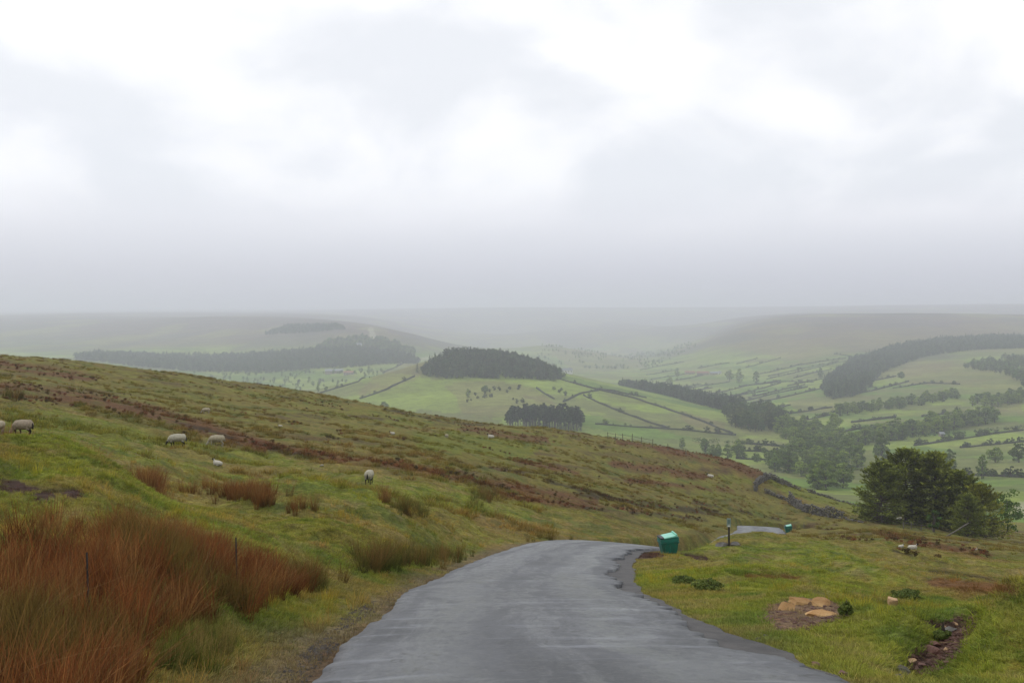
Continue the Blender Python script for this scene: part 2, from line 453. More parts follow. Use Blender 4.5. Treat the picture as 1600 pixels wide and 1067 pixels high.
# ------------------------------------------------------------------ land cover
def to_px(x, y, z):
    yy = np.maximum(y, 1e-3)
    return 800 + F * x / yy, HORIZON - F * z / yy
def pip(px, py, poly):
    poly = np.array(poly, float); ins = np.zeros(len(px), bool); n = len(poly)
    for i in range(n):
        x1, y1 = poly[i]; x2, y2 = poly[(i + 1) % n]
        c = ((y1 > py) != (y2 > py)) & (px < (x2 - x1) * (py - y1) / (y2 - y1 + 1e-9) + x1)
        ins ^= c
    return ins
def along(px, py, line, w):
    """soft band round a line surveyed by bearing"""
    d = np.full(len(px), 1e9)
    for (x1, y1), (x2, y2) in zip(line[:-1], line[1:]):
        dx, dy = x2 - x1, y2 - y1
        t = np.clip(((px - x1) * dx + (py - y1) * dy) / (dx * dx + dy * dy), 0, 1)
        d = np.minimum(d, np.hypot(px - x1 - t * dx, py - y1 - t * dy))
    return 1 - sstep(0.35 * w, w, d)
C_GREEN = np.array((.165, .190, .024)); C_OLIVE = np.array((.185, .162, .034)); C_TAN = np.array((.215, .155, .050))
C_RUST = np.array((.135, .058, .026)); C_DARK = np.array((.050, .038, .020)); C_STRAW = np.array((.25, .19, .085))
C_EARTH = np.array((.165, .125, .075)); C_PEAT = np.array((.085, .045, .032)); C_DEEP = np.array((.075, .115, .022))
GREEN_POLY = [[(0,640),(90,640),(300,690),(420,710),(600,745),(720,760),(840,790),(820,815),(700,800),(620,790),(480,770),(300,735),(150,710),(0,690)],
              [(0,700),(100,703),(200,745),(330,815),(520,860),(700,845),(780,840),(700,880),(560,905),(400,860),(250,800),(150,745),(0,745)],
              [(985,870),(1100,850),(1290,845),(1400,900),(1480,935),(1600,960),(1600,1067),(1300,1067),(1150,990),(1000,945)],
              [(1190,745),(1240,752),(1330,775),(1400,800),(1440,822),(1380,815),(1300,790),(1230,772)],
              [(1120,742),(1180,748),(1180,757),(1130,756)],
              [(640,675),(800,670),(900,690),(800,715),(650,700)]]
RUST_LINE = [([(0,606),(120,622),(230,642),(330,672),(420,700)], 16), ([(400,692),(540,720),(620,726),(720,746),(850,770),(930,782)], 9),
             ([(1040,700),(1120,716),(1190,742)], 15), ([(960,690),(1060,705)], 6), ([(1380,838),(1450,850),(1540,868)], 9), ([(1470,912),(1600,925)], 13),
             ([(760,770),(900,790),(1000,800)], 7), ([(720,668),(860,690)], 9), ([(960,725),(1100,745)], 9), ([(980,752),(1140,765)], 5),
             ([(1270,748),(1330,768),(1400,792)], 5), ([(800,718),(900,738)], 6),([(1170,900),(1250,902)],5),([(0,570),(140,590)],10)]
DARK_LINE = [([(850,750),(1000,790),(1140,806)], 4), ([(900,772),(1120,800)], 5), ([(420,700),(480,712)], 5), ([(1080,783),(1220,812)], 3), ([(280,660),(380,690)], 5),
             ([(0,755),(70,768),(130,772)], 7), ([(920,795),(1100,812)], 4), ([(1450,890),(1600,912)], 4), ([(1395,860),(1480,880)], 3), ([(690,745),(800,765)],3), ([(600,640),(700,660),(800,665)],2)]
EARTH_POLY = [[(1188,962),(1205,945),(1250,933),(1300,938),(1322,955),(1315,965),(1262,985),(1215,985)]]
PEAT_POLY = [[(-10,752),(22,748),(62,764),(45,774),(5,770)], [(50,772),(82,768),(95,780),(62,784)], [(98,768),(132,766),(128,779),(104,780)], [(1440,970),(1475,965),(1540,955),(1520,985),(1500,1025),(1455,1055),(1415,1050),(1425,1020),(1470,1000),(1475,985)], [(985,866),(1030,862),(1040,868),(1000,874)],
             [(1060,862),(1105,870),(1110,876),(1080,872)], [(1120,848),(1150,846),(1155,851),(1125,852)]]
VERGE_DIRT = [([(380,1067),(470,1010),(540,965),(600,925),(660,897),(740,872),(800,856)], 26)]
def near_cover(x, y, z):
    r = np.hypot(x, y)
    px, py = to_px(x, y, z)
    w1 = fbm(x / 9, y / 9, 4, 31); w2 = fbm(x / 2.2, y / 2.2, 4, 41); w3 = fbm(x / 26, y / 26, 4, 51)
    sl = fbm((x * .55 + y * .83) / 16, (x * .83 - y * .55) / 3.0, 4, 61)     # streaks that follow the contour
    k = np.clip(6 + 500 / np.maximum(r, 10), 6, 40)
    qx = px + w2 * k * 1.2 + w1 * 14; qy = py + w2 * k * .35 + w1 * 4
    c = np.outer(np.ones(len(x)), C_OLIVE)
    def put(m, colr, a=1.0):
        m = np.clip(m * a, 0, 1)[:, None]
        c[:] = c * (1 - m) + np.asarray(colr) * m
    put(sstep(-.1, .45, w3 + .5 * w1), C_GREEN, .55)
    put(sstep(.0, .45, sl + .35 * w2), C_TAN, .75)
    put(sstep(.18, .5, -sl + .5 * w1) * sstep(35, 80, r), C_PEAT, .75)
    for p in GREEN_POLY: put(pip(qx, qy, p).astype(float), C_GREEN, .8)
    put(sstep(.05, .5, w1 + .4 * w2), C_OLIVE, .5)
    put(sstep(.15, .55, w2 - .3 * w1), C_GREEN * 1.1, .45)
    put(sstep(.15, .55, -w2 + .4 * sl), C_DEEP, .6)
    w4 = fbm(x / .7, y / .7, 3, 141); nr = 1 - sstep(50, 110, r)
    put(sstep(.1, .5, w4) * nr, C_DEEP, .6); put(sstep(.15, .5, -w4 + .3 * w1) * nr, C_STRAW * .9, .5)
    put(sstep(.05, .5, fbm(x / 4.5, y / 4.5, 3, 151)) * nr, C_TAN * .95, .6)
    for ln, w in RUST_LINE: put(along(qx, qy, ln, w) * sstep(-.5, .15, w2 + .6 * sl + .15), C_RUST, .85)
    for ln, w in DARK_LINE: put(along(qx, qy, ln, w) * sstep(-.4, .2, w2 + .1), C_DARK, .8)
    d, lz, hw = lane_near(x, y)
    e = d - hw
    dirt = np.where(r < 45, (1 - sstep(.15, 1.0, e + w2 * .5)) * .85 * np.where(x < np.interp(y, lane_s[:, 1], lane_s[:, 0]), 1.0, .25), 0)
    put(dirt, C_EARTH * .95)
    put(np.where(r < 45, (1 - sstep(-.1, .25, e + w2 * .3)) * .6, 0), C_PEAT)
    ax = px + w2 * 12; ay = py + w2 * 5
    for p in EARTH_POLY: put(pip(ax, ay, p).astype(float), (.19, .125, .078), .95)
    for p in PEAT_POLY: put(pip(ax, ay, p).astype(float), (.060, .032, .028), .95)
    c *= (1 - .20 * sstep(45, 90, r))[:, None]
    # moor crest beyond the frame's left and behind: plain moor
    return np.clip(c, 0.005, 1)
FIELD = np.array((.100, .160, .022)); FIELD2 = np.array((.170, .22, .036)); MOOR = np.array((.105, .078, .064)); BRACK = np.array((.145, .112, .05)); ROUGH = np.array((.140, .14, .045))
BRACKEN_POLY = [[(690,600),(760,592),(830,605),(880,640),(780,655),(730,650),(710,620)], [(1230,625),(1300,618),(1400,615),(1330,640),(1250,648)], [(1400,575),(1490,560),(1600,585),(1600,610),(1500,605),(1420,600)],
                [(580,590),(640,565),(690,560),(650,590),(600,615),(560,620)],[(1330,565),(1490,560),(1480,580),(1340,600)], [(860,548),(1000,545),(1010,575),(900,585)], [(1060,640),(1140,665),(1130,680),(1080,665)],
                [(1130,540),(1400,515),(1600,500),(1600,528),(1400,545),(1250,565)], [(1550,630),(1600,620),(1600,645),(1560,645)]]
PALE_POLY = [[(640,562),(690,553),(692,557),(655,564)], [(575,512),(582,510),(590,530),(580,535)], [(1585,785),(1640,780),(1640,815),(1590,808)]]
def far_cover(x, y, z):
    r = np.hypot(x, y)
    px, py = to_px(x, y, z)
    w1 = fbm(x / 300, y / 300, 4, 71); w2 = fbm(x / 60, y / 60, 4, 81); w3 = fbm(x / 900, y / 900, 3, 91)
    qx = px + w2 * 10 + w1 * 8; qy = py + w2 * 4 + w1 * 3
    c = np.outer(np.ones(len(x)), ROUGH)
    def put(m, colr, a=1.0):
        m = np.clip(m * a, 0, 1)[:, None]
        c[:] = c * (1 - m) + np.asarray(colr) * m
    row = py + w1 * 20 + w3 * 16 + w2 * 5
    low = np.maximum(sstep(535, 556, row), 1 - sstep(900, 1300, r)) * (y > 0)
    # patchwork of fields: cells in a turned, stretched grid
    u = (x * .80 + y * .60) / 62; v = (-x * .60 + y * .80) / 150
    cell = _hash(np.floor(u + .6 * np.floor(v)), np.floor(v), 5)
    put(low, FIELD); put(low * (cell > .55), FIELD2); put(low * (cell < .2), ROUGH, .7)
    put(sstep(.1, .6, w2 + .4 * w1), ROUGH, .6)
    put(np.where(y > 0, 1 - sstep(512, 542, row), 1.0) * sstep(900, 1500, r), MOOR)
    put(sstep(.05, .45, w1) * (1 - sstep(535, 560, row)), BRACK, .6)
    w5 = fbm(x / 140, y / 420, 4, 95); up = (1 - sstep(545, 575, row)) * sstep(1500, 2200, r)
    put(sstep(.02, .4, w5 + .3 * w1) * up, (.080, .074, .055), .7); put(sstep(.1, .45, -w5 + .3 * w3) * up, (.17, .17, .06), .7)
    for p in BRACKEN_POLY: put(pip(qx, qy, p).astype(float), BRACK, .5)
    for p in PALE_POLY: put(pip(px, py, p).astype(float), (.34, .33, .22), .6)
    put(sstep(200, 420, r) < .5, ROUGH)
    return np.clip(c, .005, 1)

# ------------------------------------------------------------------ ground sheets
def ground_material():
    m = N('moor_turf', rough=.95, spec=.12)
    t = m.attr('tint').outputs['Color']
    a = m.noise(0.9, 6, .62); b = m.noise(7.0, 5, .65); c = m.noise(38.0, 3, .6)
    f = m.math('MULTIPLY', m.rng(a, .3, .7, .72, 1.28), m.math('MULTIPLY', m.rng(b, .28, .72, .62, 1.38), m.rng(c, .3, .7, .75, 1.25)))
    col = m.scale(t, f)
    tan = m.rng(m.noise(3.1, 6, .7), .5, .68, 0, .55)
    col = m.mix(tan, col, m.mix(1.0, col, (1.35, .95, .75), 'MULTIPLY'))
    dk = m.rng(m.noise(1.9, 6, .72), .56, .70, 0, .5)
    col = m.mix(dk, col, m.mix(1.0, col, (.5, .62, .55), 'MULTIPLY'))
    m.color(col)
    hh = m.math('ADD', m.math('MULTIPLY', b, 1.0), m.math('MULTIPLY', c, .45))
    m.bump(hh, .9, .12)
    return m.m
def valley_material():
    m = N('valley_pasture', rough=.95, spec=.1)
    t = m.attr('tint').outputs['Color']
    a = m.noise(.012, 6, .62); b = m.noise(.07, 5, .65); c = m.noise(.4, 4, .6)
    f = m.math('MULTIPLY', m.rng(a, .3, .7, .82, 1.18), m.math('MULTIPLY', m.rng(b, .28, .72, .78, 1.22), m.rng(c, .3, .7, .85, 1.15)))
    m.color(m.scale(t, f))
    m.bump(b, .5, 2.0)
    return m.m
MAT_TURF = ground_material(); MAT_VALLEY = valley_material()
def angle_list():
    dense = np.linspace(-.52, .52, 760)
    side = np.linspace(.52, math.pi, 40)[1:]
    side = .52 + (side - .52)
    return np.concatenate([-side[::-1], dense, side[:-1]])
TH = angle_list(); NT = len(TH)
R_ALL = np.concatenate([[0.3, 0.8, 1.5, 2.4, 3.2], np.exp(np.linspace(math.log(4.0), math.log(20500), 600))])
SPLIT = int(np.argmin(np.abs(R_ALL - 330)))
def sheet(name, radii, cover, mat, cap=False):
    rr, tt = np.meshgrid(radii, TH, indexing='ij')
    x = (rr * np.sin(tt)).ravel(); y = (rr * np.cos(tt)).ravel()
    z = H(x, y)
    nr = len(radii)
    i, j = np.meshgrid(np.arange(nr - 1), np.arange(NT), indexing='ij')
    i = i.ravel(); j = j.ravel(); j2 = (j + 1) % NT
    f = np.stack([i * NT + j, i * NT + j2, (i + 1) * NT + j2, (i + 1) * NT + j], -1)[:, ::-1]
    c = cover(x, y, z)
    return obj(name, mesh_np(name, np.stack([x, y, z], -1), f, mat, True, c))
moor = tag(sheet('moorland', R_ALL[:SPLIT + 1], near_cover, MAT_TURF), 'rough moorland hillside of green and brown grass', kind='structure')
valley = tag(sheet('valley_terrain', R_ALL[SPLIT:], far_cover, MAT_VALLEY), 'hazy valley of green fields rising to brown moor tops', kind='structure')

# ------------------------------------------------------------------ the lane
def lane_material():
    m = N('wet_tarmac', rough=.35, spec=.5)
    uv = m.n('ShaderNodeUVMap').outputs[0]
    sepn = m.n('ShaderNodeSeparateXYZ'); m.l(uv, sepn.inputs[0])
    u = sepn.outputs['X']
    along_ = m.n('ShaderNodeMapping'); along_.inputs['Scale'].default_value = (4.0, 4.0, 1); m.l(uv, along_.inputs[0])   # metres across and along
    q = along_.outputs[0]
    grit = m.noise(60, 3, .7); chip = m.noise(16, 4, .7)
    worn = m.noise(1.0, 6, .68, vec=q, stretch=(1.7, .16, 1), dist=.4)
    patch = m.noise(.8, 5, .6, vec=q, stretch=(1.0, .45, 1), dist=1.0)
    fine = m.noise(5.0, 5, .75, vec=q, stretch=(1.0, .5, 1))
    col = m.mix(m.rng(patch, .35, .65, 0, 1), (.027, .030, .036), (.064, .068, .078))
    col = m.mix(m.rng(chip, .45, .72, 0, .55), col, (.13, .127, .122))
    col = m.mix(m.rng(grit, .55, .75, 0, .5), col, (.020, .020, .020))
    dry = m.noise(1.6, 6, .72, vec=q, stretch=(.30, 1.5, 1), dist=.4)      # paler bands across the lane: wet sheen painted into the colour
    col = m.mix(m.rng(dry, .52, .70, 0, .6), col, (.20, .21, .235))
    # hairline cracks
    vo = m.n('ShaderNodeTexVoronoi', feature='DISTANCE_TO_EDGE'); vo.inputs['Scale'].default_value = .9
    wv = m.n('ShaderNodeVectorMath', operation='ADD'); nv = m.n('ShaderNodeTexNoise'); nv.inputs['Scale'].default_value = 2.5; m.l(q, nv.inputs['Vector'])
    m.l(q, wv.inputs[0]); m.l(nv.outputs['Color'], wv.inputs[1]); m.l(wv.outputs[0], vo.inputs['Vector'])
    crack = m.math('MULTIPLY', m.rng(vo.outputs['Distance'], .004, .022, 1, 0), m.rng(patch, .48, .62, 0, .8))
    col = m.mix(crack, col, (.012, .012, .012))
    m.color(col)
    # two polished wheel tracks carry a film of water
    tr = m.n('ShaderNodeMath', operation='PINGPONG'); m.l(u, tr.inputs[0]); tr.inputs[1].default_value = .5
    off = m.math('ADD', m.math('SUBTRACT', tr.outputs[0], .24), m.rng(patch, .3, .7, -.05, .05))
    track = m.rng(m.math('ABSOLUTE', off, 0.0), .02, .16, 1, 0)
    wet = m.math('ADD', m.math('MULTIPLY', track, .75), m.rng(worn, .44, .62, 0, .6))
    wet = m.math('MULTIPLY', wet, m.rng(fine, .36, .60, .35, 1.0))
    m.l(m.rng(wet, 0, 1, .47, .29, False), m.b.inputs['Roughness'])
    m.l(m.rng(wet, 0, 1, .30, .85, False), m.b.inputs['Specular IOR Level'])
    m.bump(m.math('ADD', m.math('MULTIPLY', grit, .35), m.math('MULTIPLY', chip, .5)), .5, .006)
    return m.m
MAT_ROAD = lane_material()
def build_lane():
    FR = [0, .002] + list(np.linspace(.04, .96, 13)) + [.998, 1]
    NW = len(FR)
    S = []
    for k in range(len(lane_s) - 1):
        n = 3 if lane_s[k, 1] < 50 else 1
        for q in range(n):
            t = q / n
            S.append((*(lane_s[k] * (1 - t) + lane_s[k + 1] * t), lane_z[k] * (1 - t) + lane_z[k + 1] * t))
    S = np.array(S)
    tan = np.gradient(S[:, :2], axis=0); tan /= np.linalg.norm(tan, axis=1)[:, None] + 1e-9
    nor = np.stack([tan[:, 1], -tan[:, 0]], -1)          # to the right
    dist = np.concatenate([[0], np.cumsum(np.linalg.norm(np.diff(S[:, :2], axis=0), axis=1))])
    V = []; UV = []
    eL = fbm(dist / 2.5, dist * 0, 3, 101) * .10 + fbm(dist / .45, dist * 0 + 3, 3, 103) * .06
    eR = fbm(dist / 1.4, dist * 0 + 9, 4, 107) * .30 + fbm(dist / .3, dist * 0 + 5, 3, 109) * .13
    for k in range(len(S)):
        for j in range(NW):
            f = FR[j]
            a = -S[k, 2] + eL[k]; b = S[k, 2] + eR[k]
            o = a * (1 - f) + b * f
            crown = .05 * (1 - (2 * f - 1) ** 2)
            edge = -.13 if j in (0, NW - 1) else (-.012 if j in (1, NW - 2) else 0)
            V.append((S[k, 0] + nor[k, 0] * o, S[k, 1] + nor[k, 1] * o, S[k, 3] + crown + edge)); UV.append((f, dist[k] / 4))
    i, j = np.meshgrid(np.arange(len(S) - 1), np.arange(NW - 1), indexing='ij'); i = i.ravel(); j = j.ravel()
    f = np.stack([i * NW + j, i * NW + j + 1, (i + 1) * NW + j + 1, (i + 1) * NW + j], -1)
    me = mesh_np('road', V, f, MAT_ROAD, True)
    uvl = me.uv_layers.new(name='UVMap'); UV = np.array(UV, np.float32)
    uvl.data.foreach_set('uv', UV[f.ravel()].ravel())
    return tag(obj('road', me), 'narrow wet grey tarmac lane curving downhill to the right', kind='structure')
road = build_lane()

# the broken old tarmac apron outside the lane's right edge
def apron_w(y):
    return np.interp(y, [5, 8, 10, 12.8, 15, 18.5, 25, 31, 36, 40, 43], [.10, .22, .40, .28, .38, .42, .55, .60, .50, .30, 0]) + .10 * fbm(y / .9, y * 0, 3, 12)
def on_apron(x, y, e, pad=.05):
    return (x > np.interp(y, lane_s[:, 1], lane_s[:, 0])) & (e < apron_w(y) + pad) & (y < 43)
def apron():
    m = 8; k0 = np.where((lane_s[:, 1] > 5) & (lane_s[:, 1] < 43))[0]
    q = np.linspace(k0[0], k0[-1], len(k0) * 3); idx = np.arange(len(lane_s))
    S = np.column_stack([np.interp(q, idx, lane_s[:, c]) for c in range(3)] + [np.interp(q, idx, lane_z)])
    tan = np.gradient(S[:, :2], axis=0); tan /= np.linalg.norm(tan, axis=1)[:, None]; nor = np.stack([tan[:, 1], -tan[:, 0]], -1)
    W = np.maximum(apron_w(S[:, 1]), .02); V = []; n = len(S)
    for k in range(n):
        for j in range(m):
            o = S[k, 2] - .60 + (W[k] + .60) * j / (m - 1); V.append(S[k, :2] + nor[k] * o)
    V = np.array(V); d_, lz, hw = lane_near(V[:, 0], V[:, 1])
    inner = 1 - sstep(.0, .35, d_ - hw)
    z = (H(V[:, 0], V[:, 1], rough=False) + .02) * (1 - inner) + (lz - .068) * inner + .014 * fbm(V[:, 0] / .4, V[:, 1] / .4, 3, 14)
    i, j = np.meshgrid(np.arange(n - 1), np.arange(m - 1), indexing='ij'); i = i.ravel(); j = j.ravel()
    f = np.stack([i * m + j, i * m + j + 1, (i + 1) * m + j + 1, (i + 1) * m + j], -1)
    mt = N('old_tarmac', rough=.62, spec=.4); g = mt.noise(30, 4, .7); c = mt.noise(3, 5, .7)
    mt.color(mt.mix(mt.rng(c, .35, .65, 0, 1), (.022, .020, .020), (.058, .052, .048))); mt.bump(mt.math('ADD', g, c), .6, .02)
    return tag(obj('road_edge', mesh_np('road_edge', np.column_stack([V, z]), f, mt.m, True)), 'broken older tarmac along the right edge of the lane', kind='structure')
apron()

# ------------------------------------------------------------------ mist in the valley air
def build_haze():
    bm = bmesh.new()
    bmesh.ops.create_cube(bm, size=1)
    zlo, zhi = -215.0, 82.0
    for v in bm.verts:
        v.co = Vector((v.co.x * 43000, v.co.y * 43000, zlo if v.co.z < 0 else zhi))
    me = bpy.data.meshes.new('haze'); bm.to_mesh(me); bm.free()
    m = bpy.data.materials.new('mist'); m.use_nodes = True
    t = m.node_tree; t.nodes.clear()
    o = t.nodes.new('ShaderNodeOutputMaterial'); pv = t.nodes.new('ShaderNodeVolumePrincipled')
    pv.inputs['Color'].default_value = (.88, .91, 1.0, 1)
    pv.inputs['Density'].default_value = HAZE_DENSITY
    pv.inputs['Anisotropy'].default_value = 0.2
    t.links.new(pv.outputs[0], o.inputs['Volume'])
    me.materials.append(m)
    return tag(obj('haze', me), 'pale mist hanging in the valley air', kind='stuff')
HAZE_DENSITY = 0.00025
haze = build_haze()

# ------------------------------------------------------------------ the valley: trees, woods, walls, farms
def hits(pts, Y0=4.0, Y1=19500.0, n=420):
    pts = np.asarray(pts, float)
    Y = np.exp(np.linspace(math.log(Y0), math.log(Y1), n))
    X = (pts[:, :1] - 800) / F * Y[None]; YY = np.broadcast_to(Y, X.shape)
    ray = -(pts[:, 1:2] - HORIZON) / F * YY
    g = H(X, YY, rough=Y0 < 200)
    res = []
    for i in range(len(pts)):
        k = np.where(g[i] >= ray[i])[0]
        if len(k) == 0: k = [int(np.argmax((g[i] - ray[i]) / Y))]
        k = k[0]
        if k > 0 and g[i, k] >= ray[i, k]:
            a = ray[i, k - 1] - g[i, k - 1]; b = g[i, k] - ray[i, k]
            yh = Y[k - 1] + (Y[k] - Y[k - 1]) * a / (a + b + 1e-9)
        else: yh = Y[k]
        res.append(((pts[i, 0] - 800) / F * yh, yh))
    res = np.array(res)
    return np.column_stack([res, H(res[:, 0], res[:, 1])])

# --- leaves, twigs and trunks
def leaf_material(name, base, instancer=False, vary=.35, trans=.25):
    m = N(name, rough=.75, spec=.15)
    t = m.attr('tint').outputs['Color']
    col = m.scale(t, 1.0)
    if instancer:
        col = m.mix(1.0, col, m.attr('itint', 'INSTANCER').outputs['Color'], 'MULTIPLY')
    else:
        oi = m.n('ShaderNodeObjectInfo')
        col = m.scale(col, m.rng(oi.outputs['Random'], 0, 1, 1 - vary, 1 + vary, False))
        col = m.mix(m.rng(oi.outputs['Random'], .3, 1, 0, .6, False), col, m.mix(1.0, col, (1.3, 1.08, .6), 'MULTIPLY'))
    col = m.mix(1.0, col, base, 'MULTIPLY')
    m.color(col)
    tr = m.n('ShaderNodeBsdfTranslucent'); m.l(col, tr.inputs['Color'])
    mx = m.n('ShaderNodeMixShader'); mx.inputs[0].default_value = trans
    m.l(m.b.outputs[0], mx.inputs[1]); m.l(tr.outputs[0], mx.inputs[2]); m.l(mx.outputs[0], m.out.inputs[0])
    return m.m
MAT_LEAF = leaf_material('hedgerow_leaves', (.125, .19, .036))
MAT_LEAF_I = leaf_material('woodland_leaves', (1.0, 1.0, 1.0), True)
def bark_material():
    m = N('bark', rough=.95, spec=.1)
    a = m.noise(2.0, 5, .65, stretch=(3, 3, .6))
    m.color(m.mix(m.rng(a, .3, .7, 0, 1), (.045, .036, .028), (.12, .10, .08)))
    m.bump(a, .7, .05)
    return m.m
MAT_BARK = bark_material()
def tube(path, radii, sides=6):
    """tapered tube through a list of points: verts, quads"""
    path = np.asarray(path, float); V = []; Fc = []
    for k, p in enumerate(path):
        d = path[min(k + 1, len(path) - 1)] - path[max(k - 1, 0)]
        d /= np.linalg.norm(d) + 1e-9
        a = np.cross(d, (0.31, .95, .1)); a /= np.linalg.norm(a) + 1e-9
        b = np.cross(d, a)
        for s in range(sides):
            t = 2 * math.pi * s / sides
            V.append(p + radii[k] * (a * math.cos(t) + b * math.sin(t)))
    for k in range(len(path) - 1):
        for s in range(sides):
            s2 = (s + 1) % sides
            Fc.append((k * sides + s, k * sides + s2, (k + 1) * sides + s2, (k + 1) * sides + s))
    return V, Fc
def merge(parts):
    V = []; Fc = []
    for v, f in parts:
        o = len(V); V.extend(v); Fc.extend([tuple(i + o for i in q) for q in f])
    return np.array(V), np.array(Fc)
def quads_at(cent, nrm, size, r):
    """little leaf quads: centres, facing, size"""
    n = len(cent)
    ref = r.normal(size=(n, 3)); a = np.cross(nrm, ref); a /= np.linalg.norm(a, axis=1)[:, None] + 1e-9
    b = np.cross(nrm, a); b /= np.linalg.norm(b, axis=1)[:, None] + 1e-9
    s = np.asarray(size)[:, None]
    V = np.stack([cent - a * s * .5, cent + b * s * .32, cent + a * s * .55, cent - b * s * .32], 1).reshape(-1, 3)
    Fc = np.arange(4 * n).reshape(-1, 4)
    return V, Fc
def broadleaf(seed, h=11.0, w=5.0, low=.22, blobs=26, per=46, leaf=.75):
    r = np.random.default_rng(seed)
    parts = [tube([(0, 0, -.6), (.1, 0, h * .2), (.15 * w * r.normal() * .2, .1, h * .45), (0, .1, h * .75)], [.36, .27, .18, .06])]
    cents = []; rad = []
    while len(cents) < blobs:
        p = r.uniform(-1, 1, 3)
        if np.linalg.norm(p) > 1 or np.linalg.norm(p) < .3: continue
        zz = h * (low + (1 - low) * (p[2] * .5 + .5))
        ww = w * (1.0 if p[2] < .1 else 1 - .35 * p[2])
        cents.append((p[0] * ww * .8, p[1] * ww * .8, zz)); rad.append((r.uniform(.14, .26) + .07) * w * min(1.0, math.sqrt(26 / blobs)))
    for k in range(7):
        c = cents[r.integers(len(cents))]
        parts.append(tube([(0, 0, h * r.uniform(.2, .4)), (c[0] * .5, c[1] * .5, c[2] * .75), c], [.15, .09, .03], 4))
    tv, tf = merge(parts)
    LC = []; LN = []; TT = []
    for c, q in zip(cents, rad):
        n = r.normal(size=(per, 3)); n /= np.linalg.norm(n, axis=1)[:, None]
        n[:, 2] = np.where(n[:, 2] < -.35, -n[:, 2], n[:, 2])
        LC.append(np.array(c) + n * q * r.uniform(.55, 1.08, (per, 1)) * np.array((1, 1, .8)))
        LN.append(n + r.normal(size=(per, 3)) * .55)
        TT.append(np.full(per, r.uniform(.75, 1.3)) * r.uniform(.75, 1.25, per))
    LC = np.concatenate(LC); LN = np.concatenate(LN); TT = np.concatenate(TT)
    LN /= np.linalg.norm(LN, axis=1)[:, None]
    lv, lf = quads_at(LC, LN, leaf * r.uniform(.7, 1.5, len(LC)), r)
    tint = np.repeat(np.stack([TT * r.uniform(.9, 1.15, len(TT)), TT, TT * .9], -1), 4, 0)
    return (tv, tf), (lv, lf, tint)
def spruce(seed, h=14.0, w=3.0, low=.1, rows=15, per=9, leaf=1.0):
    r = np.random.default_rng(seed)
    parts = [tube([(0, 0, -.6), (0, 0, h * .5), (0, 0, h * .97)], [.26, .16, .03], 5)]
    tv, tf = merge(parts)
    LC = []; LN = []
    for k in range(rows):
        f = k / (rows - 1); z = h * (low + (1 - low) * f); rr = w * (1 - f) ** .8 + .15
        for j in range(per):
            a = r.uniform(0, 2 * math.pi); q = rr * r.uniform(.8, 1.1)
            for s in (.45, .75, 1.0):
                LC.append((math.cos(a) * q * s, math.sin(a) * q * s, z - .25 * q * s + r.normal() * .15))
                LN.append((math.cos(a) * .5 + r.normal() * .35, math.sin(a) * .5 + r.normal() * .35, .8))
    LC = np.array(LC); LN = np.array(LN); LN /= np.linalg.norm(LN, axis=1)[:, None]
    lv, lf = quads_at(LC, LN, leaf * r.uniform(.7, 1.4, len(LC)), r)
    t = np.repeat(r.uniform(.7, 1.3, len(LC)), 4)
    return (tv, tf), (lv, lf, np.stack([t, t, t], -1))
def both_mesh(name, tr, lv, mleaf):
    """trunk and leaves in one source mesh (two materials) for the scattered woods"""
    v = np.concatenate([tr[0], lv[0]]); f = np.concatenate([tr[1], lv[1] + len(tr[0])])
    t = np.concatenate([np.full((len(tr[0]), 3), .5), lv[2]])
    me = mesh_np(name, v, f, None, False, t)
    me.materials.append(MAT_BARK); me.materials.append(mleaf)
    mi = np.zeros(len(f), np.int32); mi[len(tr[1]):] = 1
    me.polygons.foreach_set('material_index', mi)
    return me
SRC_BROAD = [source('broadleaf_source', both_mesh('broadleaf_source', *broadleaf(50 + k, 10 + k, 4.6 + .4 * k, .12, 24, 40, .8), MAT_LEAF_I)) for k in range(4)]
SRC_SPRUCE = [source('spruce_source', both_mesh('spruce_source', *spruce(80 + k, 13 + k, 2.8 + .2 * k), MAT_LEAF_I)) for k in range(3)]
def pine_high(seed):
    return broadleaf(seed, 17, 4.2, (.50, .34, .24)[seed % 3], 24, 44, .9)
SRC_PINE = [source('pine_source', both_mesh('pine_source', *pine_high(95 + k), MAT_LEAF_I)) for k in range(3)]
SRC_BUSH = [source('bush_source', both_mesh('bush_source', *broadleaf(120 + k, 3.2 + .4 * k, 2.2, .0, 12, 30, .55), MAT_LEAF_I)) for k in range(3)]

